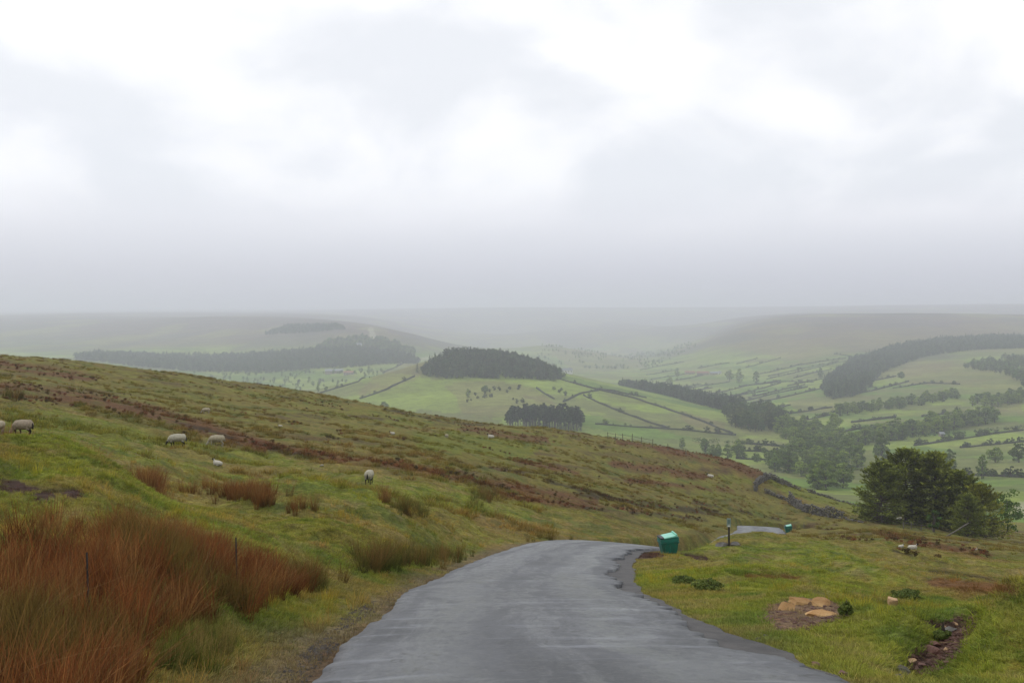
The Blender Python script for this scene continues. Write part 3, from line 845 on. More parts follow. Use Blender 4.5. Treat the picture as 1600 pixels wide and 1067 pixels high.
def foot(poly_pxY):
    return np.array([((p - 800) / F * Yw(Y), Yw(Y)) for p, Y in poly_pxY])
def fill(poly, spacing, jit=.45, seed=1):
    r = np.random.default_rng(seed)
    lo = poly.min(0); hi = poly.max(0)
    gx, gy = np.meshgrid(np.arange(lo[0], hi[0], spacing), np.arange(lo[1], hi[1], spacing))
    p = np.stack([gx.ravel(), gy.ravel()], -1) + r.uniform(-jit, jit, (gx.size, 2)) * spacing
    return p[pip(p[:, 0], p[:, 1], poly)]
def wood(name, label, cat, poly_pxY, spacing, sources, tint, smin=.8, smax=1.2, seed=1, thin=-.52, vary=.45):
    p = fill(foot(poly_pxY), spacing, seed=seed)
    r = np.random.default_rng(seed + 500)
    lo_ = np.abs(fbm(p[:, 0] / 18, p[:, 1] / 18, 2, seed + 3)); p = p + np.stack([fbm(p[:, 1] / 25, p[:, 0] / 25, 3, seed), fbm(p[:, 0] / 25, p[:, 1] / 25, 3, seed + 9)], -1) * 9
    if thin: p = p[fbm(p[:, 0] / 35, p[:, 1] / 35, 3, seed) > thin]
    n = len(p)
    z = H(p[:, 0], p[:, 1], rough=True)
    t = np.asarray(tint)[None] * r.uniform(1 - vary, 1 + vary, (n, 1)) * r.uniform(.9, 1.1, (n, 3))
    o = instanced(name, np.column_stack([p, z]), r.uniform(0, 6.28, n), r.uniform(smin, smax, n), t, sources, idx=r.integers(0, len(sources), n))
    return tag(o, label, cat, kind='stuff')
CON = (.052, .074, .030); BRO = (.095, .14, .036)
wood('conifer_plantation', 'dark flat-topped conifer wood on the crown of the round knoll', 'wood', [(655,1290),(700,1245),(790,1238),(870,1250),(884,1300),(850,1390),(790,1430),(700,1400)], 5.2, SRC_SPRUCE + SRC_BROAD + SRC_BROAD, CON, .60, .98, 1)
wood('pine_copse', 'dark copse of bare-trunked pines just beyond the moor edge', 'wood', [(800,880),(905,870),(912,905),(850,925),(803,910)], 5.2, SRC_PINE, (.034, .046, .020), .85, 1.12, 2)
wood('conifer_plantation', 'long hazy forest band on the left valley side below the moor', 'wood', [(110,1960),(240,1890),(420,1830),(560,1850),(655,1960),(640,2090),(560,2120),(430,2110),(300,2110),(150,2120)], 9.0, SRC_SPRUCE + SRC_BROAD, CON, .9, 1.4, 3)
wood('hillside_wood', 'uneven hazy wood climbing above the left forest band', 'wood', [(490,2130),(590,2120),(645,2130),(650,2230),(600,2330),(520,2290)], 9.0, SRC_BROAD, BRO, .7, 1.2, 4, thin=-.12)
wood('conifer_plantation', 'faint plantation high on the far left moor side', 'wood', [(408,2500),(470,2440),(540,2440),(525,2560),(450,2640)], 10.0, SRC_SPRUCE + SRC_BROAD, CON, .7, 1.1, 5)
wood('conifer_plantation', 'dark conifer strip running down behind the knoll shoulder', 'wood', [(968,1620),(1010,1560),(1060,1450),(1120,1330),(1165,1200),(1150,1130),(1100,1260),(1040,1370),(985,1500)], 6.0, SRC_SPRUCE + SRC_BROAD, CON, .9, 1.35, 6)
wood('valley_wood', 'blue-grey wood where the conifer strip meets the valley bottom', 'wood', [(1130,1120),(1190,1150),(1225,1080),(1215,960),(1175,940),(1140,1000)], 8.0, SRC_BROAD, (.07, .10, .032), .9, 1.3, 7)
wood('conifer_plantation', 'dark forest belt curving along the right valley side', 'wood', [(1285,1560),(1292,1340),(1345,1350),(1375,1640),(1440,1850),(1520,1900),(1680,1900),(1680,2120),(1500,2150),(1400,2020),(1330,1850)], 7.5, SRC_SPRUCE + SRC_BROAD, (.060, .088, .032), .8, 1.3, 8)
wood('scrub_wood', 'scrubby broadleaf wood at the right edge above the fields', 'wood', [(1505,1640),(1580,1700),(1700,1650),(1700,1250),(1610,1270),(1580,1420),(1530,1540)], 9.5, SRC_BROAD, BRO, .6, 1.05, 9, thin=-.15)
wood('scrub_wood', 'thin hazy scrub in the valley head behind the knoll', 'wood', [(830,2300),(1010,2300),(1090,2600),(1080,3200),(950,3300),(850,2900)], 17.0, SRC_BROAD, BRO, .5, .9, 10, thin=.30)
wood('scrub_wood', 'low bushes scattered over the brown face of the knoll', 'wood', [(715,1090),(800,1060),(880,1120),(880,1200),(800,1190),(730,1160)], 13.0, SRC_BUSH, (.045, .06, .022), .7, 1.4, 11, thin=.12)
wood('scrub_wood', 'bushes and small trees among the far left fields', 'wood', [(310,1560),(600,1560),(610,1760),(500,1850),(300,1830)], 20.0, SRC_BROAD, BRO, .35, .75, 12, thin=.02)

# --- single trees of the valley
def tree_proto(k):
    r_h = (10.5, 11.5, 9.0, 12.5)[k]; r_w = (5.2, 4.4, 5.6, 3.8)[k]
    tr, lv = broadleaf(200 + k, r_h, r_w, (.03, .02, .05, .0)[k], 40, 50, .75)
    return mesh_np('trunk', *tr, MAT_BARK), mesh_np('crown', lv[0], lv[1], MAT_LEAF, False, lv[2])
TREES = [tree_proto(k) for k in range(4)]
tr_r = random.Random(5)
def valley_tree(loc, s, label, group=None, k=None, sx=1.0):
    k = tr_r.randrange(4) if k is None else k
    o = empty('valley_tree', loc, tr_r.uniform(0, 6.28)); o.scale = (s * sx, s * sx, s)
    obj('trunk', TREES[k][0], o); obj('crown', TREES[k][1], o)
    if group: o.scale = (s * 1.3, s * 1.3, s)
    tag(o, label, 'tree', group)
    return o
def tree_px(px, py, hpx, label, group=None, k=None, wide=1.0):
    p = hits([(px, py)], 320)[0]
    nat = (10.5, 11.5, 9.0, 12.5)[k if k is not None else 0]
    return valley_tree(p, hpx * p[1] / F / nat, label, group, k, wide)
for px, py, hp, k, wide, lab in [
    (1555,722,24,2,1.0,'spreading lone tree on a visible trunk in the right-hand field'),
    (1592,722,30,0,1.1,'broad dark tree beside the lone field tree at the right edge'),
    (1534,748,40,3,.8,'tall slim tree behind the right end of the dark conifer'),
    (1485,738,36,1,.85,'pale tree showing above the middle of the dark conifer'),
    (1345,728,38,3,.8,'upright dark tree left of the conifer top, left of a pair'),
    (1378,722,44,1,1.0,'round dark tree left of the conifer top, right of a pair'),
    (1303,672,30,0,1.0,'round dark tree alone on the hedge line above the valley wood'),
    (1066,700,17,1,1.0,'small round tree beside the hedge just past the moor edge'),
    (1183,722,14,2,1.1,'small dark field tree, leftmost of three tiny ones'),
    (1194,708,9,2,1.0,'tiny field tree standing above the other two'),
    (1216,723,12,2,1.0,'small pale field tree, rightmost of three tiny ones'),
    (1058,588,13,1,.9,'small hazy tree just left of the long farmstead'),
    (1140,594,17,0,1.1,'hazy tree right of the farmstead'),
    (1155,598,22,1,1.0,'larger hazy tree in the middle of the group past the farmstead'),
    (1182,601,22,3,1.0,'tall hazy tree, rightmost by the strip fields'),
    (1047,602,14,0,1.1,'pale hazy tree in the strip fields left of the farmstead'),
    (1008,603,12,0,1.0,'pale hazy tree at the top of the conifer strip'),
    (600,640,13,0,1.3,'small tree clump seen over the moor edge below the knoll'),
    (690,658,9,2,1.2,'low dark tree on the moor skyline under the knoll'),
    (497,612,13,1,.7,'dark narrow tree in the far left fields by the moor edge'),
    (510,612,9,0,.9,'lower tree beside the narrow one in the far left fields'),
    (731,620,14,1,.8,'dark bush-like tree, upper one on the face of the knoll'),
    (758,612,12,2,1.0,'round tree on the knoll below the conifer crown'),
    (1282,590,16,1,1.0,'hazy tree at the left end of the right forest belt'),
    (1408,592,11,2,1.0,'round hawthorn on the rough right-hand slope'),
    (1312,645,8,2,1.0,'small round bush tree on the field edge right of the valley'),
    (945,662,8,2,1.1,'small bushy tree on the lower wall of the knoll field')]:
    tree_px(px, py, hp, lab, None, k, wide)
def tree_area(poly_pxY, spacing, smin, smax, label, group, seed):
    p = fill(foot(poly_pxY), spacing, seed=seed); r = random.Random(seed)
    z = H(p[:, 0], p[:, 1])
    ppx = q0 = 800 + F * p[:, 0] / p[:, 1]; lo, hi = q0.min(), q0.max()
    for q, zz, b in zip(p, z, q0):
        third = ('left end', 'middle', 'right end')[min(2, int(3 * (b - lo) / (hi - lo + 1e-6)))]
        valley_tree((q[0], q[1], zz), r.uniform(smin, smax), label + ', ' + third, group)
tree_area([(1195,1000),(1280,1010),(1300,940),(1325,800),(1345,650),(1290,560),(1215,600),(1195,700),(1245,800),(1215,900)], 15.0, .75, 1.2,
          'leafy green tree of the wooded valley bottom left of the conifers', 'trees of the valley bottom wood', 21)
tree_area([(1318,835),(1420,925),(1500,990),(1560,1010),(1562,960),(1500,925),(1420,860),(1330,800)], 11.0, .95, 1.35,
          'leafy tree in the long belt across the right-hand fields', 'trees of the belt across the fields', 22)
tree_area([(1300,1130),(1400,1210),(1490,1270),(1500,1225),(1410,1150),(1310,1085)], 13.0, .8, 1.15,
          'hazy tree in the upper hedge belt on the right', 'trees of the upper hedge belt', 23)
tree_area([(1505,1175),(1560,1190),(1640,1230),(1640,1150),(1560,1110),(1515,1120)], 13.0, .8, 1.1,
          'leafy tree in the clump by the right edge above the fields', 'trees of the right edge clump', 24)
tree_area([(1270,520),(1315,540),(1325,500),(1275,485)], 11.0, .9, 1.25,
          'big rounded tree just behind the ruined moor wall', 'trees behind the moor wall', 25)
tree_area([(1100,800),(1165,770),(1160,730),(1105,745)], 13.0, .6, 1.0,
          'small tree in the clump under the moor edge', 'trees under the moor edge', 26)

# --- field walls and hedges
def wall_material(name, a, b, sc):
    m = N(name, rough=.95, spec=.1)
    n = m.noise(sc, 5, .7)
    m.color(m.mix(m.rng(n, .3, .7, 0, 1), a, b)); m.bump(n, .8, .4)
    return m.m
MAT_FWALL = wall_material('field_wall_stone', (.030, .034, .026), (.075, .075, .058), .8)
MAT_HEDGE = wall_material('hedge_leaves', (.018, .032, .012), (.055, .075, .025), 1.1)
def draped(name, line, h, w, mat, label, cat, group=None, rag=.25, Y0=320.0, step=9.0, seed=0):
    pts = hits(line, Y0)
    out = [pts[0]]
    for a, b in zip(pts[:-1], pts[1:]):
        L = np.linalg.norm(b[:2] - a[:2]); n = max(1, min(60, int(L / step)))
        for k in range(1, n + 1): out.append(a + (b - a) * k / n)
    p = np.array(out); p[:, 2] = H(p[:, 0], p[:, 1])
    t = np.gradient(p[:, :2], axis=0); t /= np.linalg.norm(t, axis=1)[:, None] + 1e-9
    nr = np.stack([t[:, 1], -t[:, 0]], -1)
    q = np.arange(len(p)) + seed * 31.7
    hh = h * (1 + rag * fbm(q / 2.1, q * 0 + seed, 3, 7) * 2); ww = w * (1 + rag * fbm(q / 1.7, q * 0 + 4 + seed, 3, 8))
    V = []
    for k in range(len(p)):
        for o, zz in ((-.5, -.8), (-.42, .75 * hh[k]), (-.2, hh[k]), (.22, hh[k] * .97), (.42, .7 * hh[k]), (.5, -.8)):
            V.append((p[k, 0] + nr[k, 0] * o * ww[k], p[k, 1] + nr[k, 1] * o * ww[k], p[k, 2] + zz))
    i, j = np.meshgrid(np.arange(len(p) - 1), np.arange(6), indexing='ij'); i = i.ravel(); j = j.ravel(); j2 = (j + 1) % 6
    f = np.stack([i * 6 + j, i * 6 + j2, (i + 1) * 6 + j2, (i + 1) * 6 + j], -1)
    o = obj(name, mesh_np(name, V, f, mat, False))
    return tag(o, label, cat, group, 'thing')
KN = 'wall lines on the knoll'; ST = 'walls of the strip fields'; RV = 'boundaries of the right-hand fields'
WALLS = [
 (KN, 'stone wall running down the right shoulder of the knoll', [(872,591),(920,605),(985,622),(1040,640),(1100,660),(1145,678)]),
 (KN, 'stone wall along the top of the right knoll field', [(935,609),(960,612),(1010,622)]),
 (KN, 'short wall dropping left from the knoll wall junction', [(880,627),(905,616),(935,610)]),
 (KN, 'stone wall slanting down the middle of the knoll field', [(912,618),(960,640),(1010,660),(1045,671)]),
 (KN, 'wall along the foot of the knoll field', [(930,663),(1000,668),(1080,673),(1150,680)]),
 (KN, 'short wall below the right end of the knoll wood', [(838,606),(866,622)]),
 (KN, 'wall climbing the left face of the knoll to the wood', [(562,624),(604,610),(648,588)]),
 (KN, 'bushy wall along the left skyline of the knoll', [(500,614),(560,596),(600,582),(636,566)]),
 (ST, 'lower field wall right of the conifer strip', [(1080,611),(1113,606)]),
 (ST, 'long field wall just under the farmstead trees', [(1089,618),(1144,609),(1172,602),(1220,594)]),
 (ST, 'long wall through the middle strip fields', [(1124,622),(1165,614),(1220,599)]),
 (ST, 'lowest wall of the strip fields', [(1176,629),(1230,620),(1284,608)]),
 (ST, 'second lowest wall of the strip fields', [(1175,620),(1220,611),(1258,602)]),
 (ST, 'wall left of the farmstead, upper of two close ones', [(1015,594),(1052,587),(1071,584)]),
 (ST, 'wall left of the farmstead, lower of two close ones', [(1019,600),(1069,592),(1099,586)]),
 (ST, 'topmost wall left of the farmstead', [(1000,578),(1034,572),(1069,566)]),
 (ST, 'wall below the pale trees left of the farmstead', [(1052,607),(1077,603),(1096,600)]),
 (ST, 'upper right wall of the strip fields', [(1185,584),(1246,570),(1322,559)]),
 (ST, 'wall below the upper right strip field', [(1198,592),(1271,575),(1328,562)]),
 (ST, 'wall crossing the strips at mid height', [(1156,604),(1230,596),(1271,598)]),
 (ST, 'wall slanting up the hazy slope above the farmstead', [(1151,569),(1183,560)]),
 (ST, 'long wall climbing towards the right moor', [(1165,574),(1220,559)]),
 (ST, 'short wall end near the right forest belt', [(1303,553),(1332,557)]),
 (ST, 'upper of two walls above the conifer strip', [(1040,612),(1100,602),(1140,596)]),
 (ST, 'wall just above the lowest strip field, left part', [(1100,626),(1160,617),(1200,611)]),
 (ST, 'wall running into the foot of the right forest belt', [(1145,628),(1210,616),(1262,606)]),
 (ST, 'wall between the two upper right strip fields', [(1200,588),(1262,573),(1310,564)]),
 (ST, 'short wall above the rightmost hazy tree', [(1205,580),(1250,569)]),
 (ST, 'wall left of the forest belt, lower one', [(1230,604),(1285,592)]),
 (ST, 'wall left of the forest belt, upper one', [(1240,590),(1300,576)]),
 (ST, 'faint wall right above the farmstead roofs', [(1090,575),(1140,567)]),
 (ST, 'faint wall above the two close ones on the left', [(1010,585),(1060,578)]),
 (RV, 'short wall beside the wood at the strip foot', [(1195,640),(1235,632)]),
 (RV, 'wall on the brown slope above the lit field', [(1215,650),(1300,636)]),
 (RV, 'wall between the two tree belts, left part', [(1330,660),(1400,652)]),
 (RV, 'wall between the two tree belts, right part', [(1440,650),(1500,642)]),
 (RV, 'wall through the pasture right of the conifer tops', [(1500,700),(1600,690)]),
 (RV, 'wall climbing right under the forest belt', [(1340,600),(1400,588)]),
 (RV, 'wall along the lit field above the valley wood', [(1210,666),(1260,656),(1310,646)]),
 (RV, 'wall under the round tree above the valley wood', [(1275,680),(1340,669),(1430,668)]),
 (RV, 'long wall crossing the big right-hand field', [(1428,697),(1488,688),(1545,679),(1599,672)]),
 (RV, 'field wall near the bottom of the right-hand pastures', [(1500,742),(1555,744),(1640,748)]),
 (RV, 'upper wall of the small left valley fields', [(1150,692),(1180,694),(1228,698)]),
 (RV, 'middle wall of the small left valley fields', [(1130,703),(1180,705),(1230,708)]),
 (RV, 'lower wall of the small left valley fields', [(1150,716),(1180,718),(1231,720)]),
 (RV, 'faint wall on the rough slope under the right forest belt', [(1395,607),(1450,598),(1500,600)]),
 (RV, 'slanting wall on the rough slope left of the scrub wood', [(1335,618),(1380,607),(1420,596)]),
]
for k, (grp, lab, ln) in enumerate(WALLS):
    far = 1.0 if ln[0][1] > 660 else 1.35
    draped('field_wall', ln, 1.35 * far, .9 * far, MAT_FWALL, lab, 'wall', grp, seed=k)
BL = []; br = np.random.default_rng(77)
for grp, lab, ln in WALLS:
    ln = np.array(ln, float); n = max(2, int(np.hypot(*np.diff(ln, axis=0).T).sum() / (6 if grp != KN else 12)))
    c = np.concatenate([[0], np.cumsum(np.hypot(*np.diff(ln, axis=0).T))]); u = br.uniform(0, c[-1], n)
    BL.append(np.column_stack([np.interp(u, c, ln[:, 0]), np.interp(u, c, ln[:, 1])]) + br.normal(size=(n, 2)) * (.6, .25))
BL = hits(np.concatenate(BL), 320)
tag(instanced('hawthorn_scrub', BL, br.uniform(0, 6.28, len(BL)), br.uniform(.45, 1.5, len(BL)) ** 1.3, np.array((.06, .085, .025)) * br.uniform(.7, 1.4, (len(BL), 1)), SRC_BUSH), 'hawthorn bushes dotted along the far field walls', 'scrub', kind='stuff')
HEDGES = [
 ('dark hedge under the long tree belt on the right', [(1316,698),(1421,684),(1500,677),(1600,669)], 3.2),
 ('short thick hedge past the moor edge, left piece', [(1084,690),(1124,692)], 4.0),
 ('short thick hedge past the moor edge, right piece', [(1132,692),(1170,694)], 4.0),
 ('dark hedge at the foot of the valley wood', [(1273,739),(1300,736),(1332,731)], 3.0),
 ('low hedge in the right-hand pasture behind the conifer', [(1540,741),(1600,746)], 2.6),
 ('hedge along the upper belt of trees on the right', [(1270,652),(1340,640),(1400,634),(1480,622)], 3.4),
]
def leafy_hedge(line, h, label, seed):
    r = np.random.default_rng(900 + seed); p = hits(line, 320)
    seg = np.linalg.norm(np.diff(p[:, :2], axis=0), axis=1); cum = np.concatenate([[0], np.cumsum(seg)])
    n = int(cum[-1] / 1.6); U = np.sort(r.uniform(0, cum[-1], n))
    x = np.interp(U, cum, p[:, 0]) + r.normal(size=n) * .5; y = np.interp(U, cum, p[:, 1]) + r.normal(size=n) * .5; z = H(x, y)
    hh = h * (.75 + .5 * (fbm(U / 14, U * 0 + seed, 3, 5) + .5)) * r.uniform(.7, 1.15, n)
    per = 22
    nn = r.normal(size=(n, per, 3)); nn /= np.linalg.norm(nn, axis=2)[..., None]
    c = np.stack([x, y, z + hh * .5], -1)[:, None, :] + nn * np.stack([hh * .45, hh * .45, hh * .55], -1)[:, None, :] * r.uniform(.6, 1.05, (n, per, 1))
    lv, lf = quads_at(c.reshape(-1, 3), (nn + r.normal(size=nn.shape) * .4).reshape(-1, 3), r.uniform(.6, 1.2, n * per), r)
    t = np.repeat(np.repeat(r.uniform(.5, .95, n), per) * r.uniform(.8, 1.2, n * per), 4)
    return tag(obj('field_hedge', mesh_np('field_hedge', lv, lf, MAT_LEAF, False, np.stack([t, t, t], -1))), label, 'hedge', 'field hedges', 'thing')
for k, (lab, ln, h) in enumerate(HEDGES):
    leafy_hedge(ln, h, lab, k)

# --- farms
def plain(name, a, b, sc=1.0, rough=.85):
    m = N(name, rough=rough, spec=.2); n = m.noise(sc, 4, .6)
    m.color(m.mix(m.rng(n, .3, .7, 0, 1), a, b)); return m.m
MAT_STONE = plain('farm_stone', (.22, .19, .15), (.34, .30, .25)); MAT_PAN = plain('red_pantile', (.22, .10, .07), (.30, .15, .10))
MAT_SLATE = plain('slate', (.20, .21, .23), (.30, .31, .33)); MAT_WHITE = plain('whitewash', (.62, .62, .60), (.75, .75, .72)); MAT_PANE = plain('dark_pane', (.02, .022, .025), (.03, .03, .035), rough=.2)
def boxv(x0, x1, y0, y1, z0, z1):
    v = [(x, y, z) for z in (z0, z1) for y in (y0, y1) for x in (x0, x1)]
    f = [(0, 2, 3, 1), (4, 5, 7, 6), (0, 1, 5, 4), (2, 6, 7, 3), (0, 4, 6, 2), (1, 3, 7, 5)]
    return v, f
def barn(px, py, L, W, hw, hr, rz, mw, mr, label, chimney=False, name='farm_building'):
    p = hits([(px, py)], 320)[0]
    o = empty(name, p, rz)
    v, f = boxv(-L / 2, L / 2, -W / 2, W / 2, -1.5, hw)
    n = len(v); v = v + [(-L / 2, 0, hw + hr), (L / 2, 0, hw + hr)]
    bm = bmesh.new(); bv = [bm.verts.new(q) for q in v]
    for q in f[:1] + f[2:]: bm.faces.new([bv[i] for i in q])
    bm.faces.new([bv[4], bv[6], bv[8]]); bm.faces.new([bv[5], bv[9], bv[7]])
    me = bpy.data.meshes.new('wall'); bm.to_mesh(me); bm.free(); me.materials.append(mw); obj('wall', me, o)
    e = .45; t = .22; rz_ = hr / (W / 2)
    V = []; Fq = []
    for s in (-1, 1):
        b = len(V)
        for x in (-L / 2 - e, L / 2 + e):
            for yy, zz in ((0, hw + hr + .05), (s * (W / 2 + e), hw - e * rz_ + .05)):
                V += [(x, yy, zz), (x, yy, zz + t)]
        Fq += [(b, b + 2, b + 6, b + 4), (b + 1, b + 5, b + 7, b + 3), (b + 2, b + 3, b + 7, b + 6), (b, b + 1, b + 3, b + 2), (b + 4, b + 6, b + 7, b + 5)]
    rf = obj('roof', mesh_np('roof', V, Fq, mr), o)
    if chimney:
        for x in (-L / 2 + .6, L / 2 - .6):
            cv, cf = boxv(x - .5, x + .5, -.4, .4, hw + hr - .5, hw + hr + 1.3); obj('chimney', mesh_np('chimney', cv, cf, mw), rf)
    nw = max(2, int(L / 4))
    for k in range(nw):
        x = -L / 2 + (k + .5) * L / nw
        cv, cf = boxv(x - .55, x + .55, -W / 2 - .04, -W / 2 + .1, hw * .45, hw * .45 + 1.3); obj('window', mesh_np('window', cv, cf, MAT_PANE), o)
    cv, cf = boxv(-L * .06 - .6, -L * .06 + .6, -W / 2 - .05, -W / 2 + .1, -.2, 2.0); obj('door', mesh_np('door', cv, cf, MAT_BARK), o)
    return tag(o, label, 'farm building', 'farm buildings in the valley')
barn(1078,584,22,8,4.5,3,.05,MAT_STONE,MAT_PAN,'long red-roofed barn at the left end of the hazy farmstead')
barn(1098,585,26,9,5,3.2,-.1,MAT_STONE,MAT_PAN,'stone farmhouse with red roof in the middle of the farmstead',True)
barn(1115,584,16,8,4.2,2.6,.1,MAT_STONE,MAT_SLATE,'grey-roofed shed in the farmstead')
barn(1124,583,7,6,4.2,2.4,.1,MAT_WHITE,MAT_SLATE,'small white cottage at the right end of the farmstead')
barn(522,584,34,11,5,3,.12,MAT_STONE,MAT_SLATE,'long grey-roofed farm under the left forest band')
barn(545,586,18,9,4.5,2.6,-.1,MAT_STONE,MAT_PAN,'smaller barn beside the grey-roofed farm on the left')
barn(560,541,16,8,5,3,.1,MAT_WHITE,MAT_SLATE,'pale house among the trees above the left forest band')
barn(885,584,16,8,4.5,2.6,.2,MAT_WHITE,MAT_SLATE,'pale house at the right foot of the knoll wood')
barn(1471,681,4,3,2.2,1.2,.2,MAT_STONE,MAT_SLATE,'tiny pale building in the tree belt on the right')

# ------------------------------------------------------------------ near conifers at the moor edge
MAT_NEEDLE = leaf_material('conifer_needles', (.165, .205, .036), vary=.08, trans=.12)
MAT_SYC = leaf_material('sycamore_leaves', (.055, .115, .022), vary=.1, trans=.25)
def conifer(seed, h, w, low=.06, limbs=120, per=34):
    r = np.random.default_rng(seed)
    parts = [tube([(0, 0, -1), (.05, 0, h * .3), (.1, .05, h * .65), (.1, 0, h * .98)], [.34, .26, .15, .02], 7)]
    C = []; A = []; Nn = []; Sz = []; T = []
    for k in range(limbs):
        f = (k + r.uniform(0, 1)) / limbs
        z = h * (low + (.97 - low) * f)
        reach = w * (1 - f ** 2.1) ** .72 * r.uniform(.55, 1.12) + .25
        a = r.uniform(0, 2 * math.pi)
        rise = (-.16 + .66 * f) + r.normal() * .12
        d = np.array((math.cos(a), math.sin(a), rise)); d /= np.linalg.norm(d)
        p0 = np.array((.05, 0, z)); p1 = p0 + d * reach * .55 + (0, 0, -.03 * reach); p2 = p0 + d * reach + (0, 0, .10 * reach)
        parts.append(tube([p0, p1, p2], [.07 * (1 - f) + .025, .035, .008], 3))
        side = np.cross(d, (0, 0, 1)); side /= np.linalg.norm(side)
        tone = r.uniform(.5, 1.4)
        for q in range(per):
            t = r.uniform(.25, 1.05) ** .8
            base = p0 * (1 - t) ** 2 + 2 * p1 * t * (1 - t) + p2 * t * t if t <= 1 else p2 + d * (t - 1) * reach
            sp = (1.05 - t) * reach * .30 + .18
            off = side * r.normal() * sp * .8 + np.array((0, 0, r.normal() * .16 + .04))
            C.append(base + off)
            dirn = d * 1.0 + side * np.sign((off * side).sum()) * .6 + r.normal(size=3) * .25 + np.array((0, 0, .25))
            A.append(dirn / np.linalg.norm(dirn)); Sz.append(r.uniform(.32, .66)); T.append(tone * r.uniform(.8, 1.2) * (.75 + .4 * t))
    C = np.array(C); A = np.array(A); Sz = np.array(Sz)[:, None]; T = np.array(T)
    ref = np.random.default_rng(seed + 1).normal(size=C.shape) * .5 + (0, 0, .6)
    B = np.cross(A, ref); B /= np.linalg.norm(B, axis=1)[:, None]
    U = np.cross(B, A)
    V = np.stack([C - A * Sz * .45, C + B * Sz * .26 + U * Sz * .05, C + A * Sz * .7 + U * Sz * .12, C - B * Sz * .26 + U * Sz * .05], 1).reshape(-1, 3)
    Fc = np.arange(len(V)).reshape(-1, 4)
    tv, tf = merge(parts)
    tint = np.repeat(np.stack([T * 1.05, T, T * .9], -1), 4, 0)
    return (tv, tf), (V, Fc, tint)
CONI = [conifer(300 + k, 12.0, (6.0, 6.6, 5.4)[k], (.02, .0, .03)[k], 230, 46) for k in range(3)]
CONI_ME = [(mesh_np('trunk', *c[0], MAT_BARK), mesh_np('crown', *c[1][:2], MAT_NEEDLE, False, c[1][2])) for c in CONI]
def conifer_tree(px, Y, top_py, k, rz, label, sx=1.0):
    p = at(px, Y); h = (-(top_py - HORIZON) / F * Y) - p.z
    o = empty('conifer_tree', p, rz); s = h / 12.0; o.scale = (s * sx, s * sx, s)
    obj('trunk', CONI_ME[k][0], o); obj('crown', CONI_ME[k][1], o)
    return tag(o, label, 'tree', 'dark conifers at the moor edge')
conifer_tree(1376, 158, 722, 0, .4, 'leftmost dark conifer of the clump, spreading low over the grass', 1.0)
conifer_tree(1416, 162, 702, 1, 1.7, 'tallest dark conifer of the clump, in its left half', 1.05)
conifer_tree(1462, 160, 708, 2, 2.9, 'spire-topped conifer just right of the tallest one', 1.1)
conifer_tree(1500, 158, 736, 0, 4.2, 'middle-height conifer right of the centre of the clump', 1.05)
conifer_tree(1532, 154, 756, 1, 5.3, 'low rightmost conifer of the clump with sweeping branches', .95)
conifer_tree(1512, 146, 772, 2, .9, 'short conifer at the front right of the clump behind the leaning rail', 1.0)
def small_broad(name, px, Y, hm, wm, seed, label, cat, mat=None, low=.02, blobs=30, per=60, leaf=.35):
    tr, lv = broadleaf(seed, hm, wm, low, blobs, per, leaf)
    p = at(px, Y); o = empty(name, p)
    obj('trunk', mesh_np('trunk', tr[0] * (.5, .5, 1), tr[1], MAT_BARK), o)
    obj('crown', mesh_np('crown', lv[0], lv[1], mat or MAT_SYC, False, lv[2]), o)
    return tag(o, label, cat)
small_broad('broadleaf_tree', 1574, 190, 8.2, 4.0, 400, 'bright green rounded tree at the right end of the dark conifers', 'tree')
small_broad('leafy_sapling', 1459, 146, 3.2, 1.0, 401, 'small light green sapling in front of the dark conifers', 'sapling', None, .15, 14, 50, .25)

# ------------------------------------------------------------------ stones
def stone_material(name, a, b, wet=.7):
    m = N(name, rough=wet, spec=.3)
    n = m.noise(2.2, 6, .65); g = m.noise(14, 4, .7)
    oi = m.n('ShaderNodeObjectInfo')
    col = m.mix(m.rng(n, .3, .7, 0, 1), a, b)
    col = m.mix(m.rng(g, .5, .75, 0, .45), col, tuple(x * .45 for x in a))
    col = m.scale(col, m.rng(oi.outputs['Random'], 0, 1, .8, 1.2, False))
    m.color(col); m.bump(m.math('ADD', n, m.math('MULTIPLY', g, .4)), .8, .05)
    return m.m
MAT_GREY = stone_material('weathered_gritstone', (.055, .052, .046), (.15, .14, .12))
MAT_ORANGE = stone_material('ochre_sandstone', (.30, .155, .050), (.46, .29, .115))
MAT_PALE = stone_material('pale_sandstone', (.40, .24, .12), (.55, .38, .22))
MAT_RED = stone_material('ironstone', (.10, .045, .035), (.20, .11, .08))
def rock_bm(seed, sx, sy, sz, cuts=18, sub=3):
    """boulder: a sphere with flats knocked off it"""
    r = np.random.default_rng(seed)
    bm = bmesh.new(); bmesh.ops.create_icosphere(bm, subdivisions=sub, radius=1)
    P = np.array([v.co for v in bm.verts])
    for _ in range(cuts):
        n = r.normal(size=3); n /= np.linalg.norm(n); d = r.uniform(.40, .80)
        s = P @ n; P = np.where((s > d)[:, None], P - n * (s - d)[:, None] * .96, P)
    P += fbm(P[:, 0] * 3 + seed, P[:, 1] * 3 + P[:, 2] * 2.1, 3, seed)[:, None] * P * .13
    P *= (sx, sy, sz)
    for v, p in zip(bm.verts, P): v.co = p
    return bm
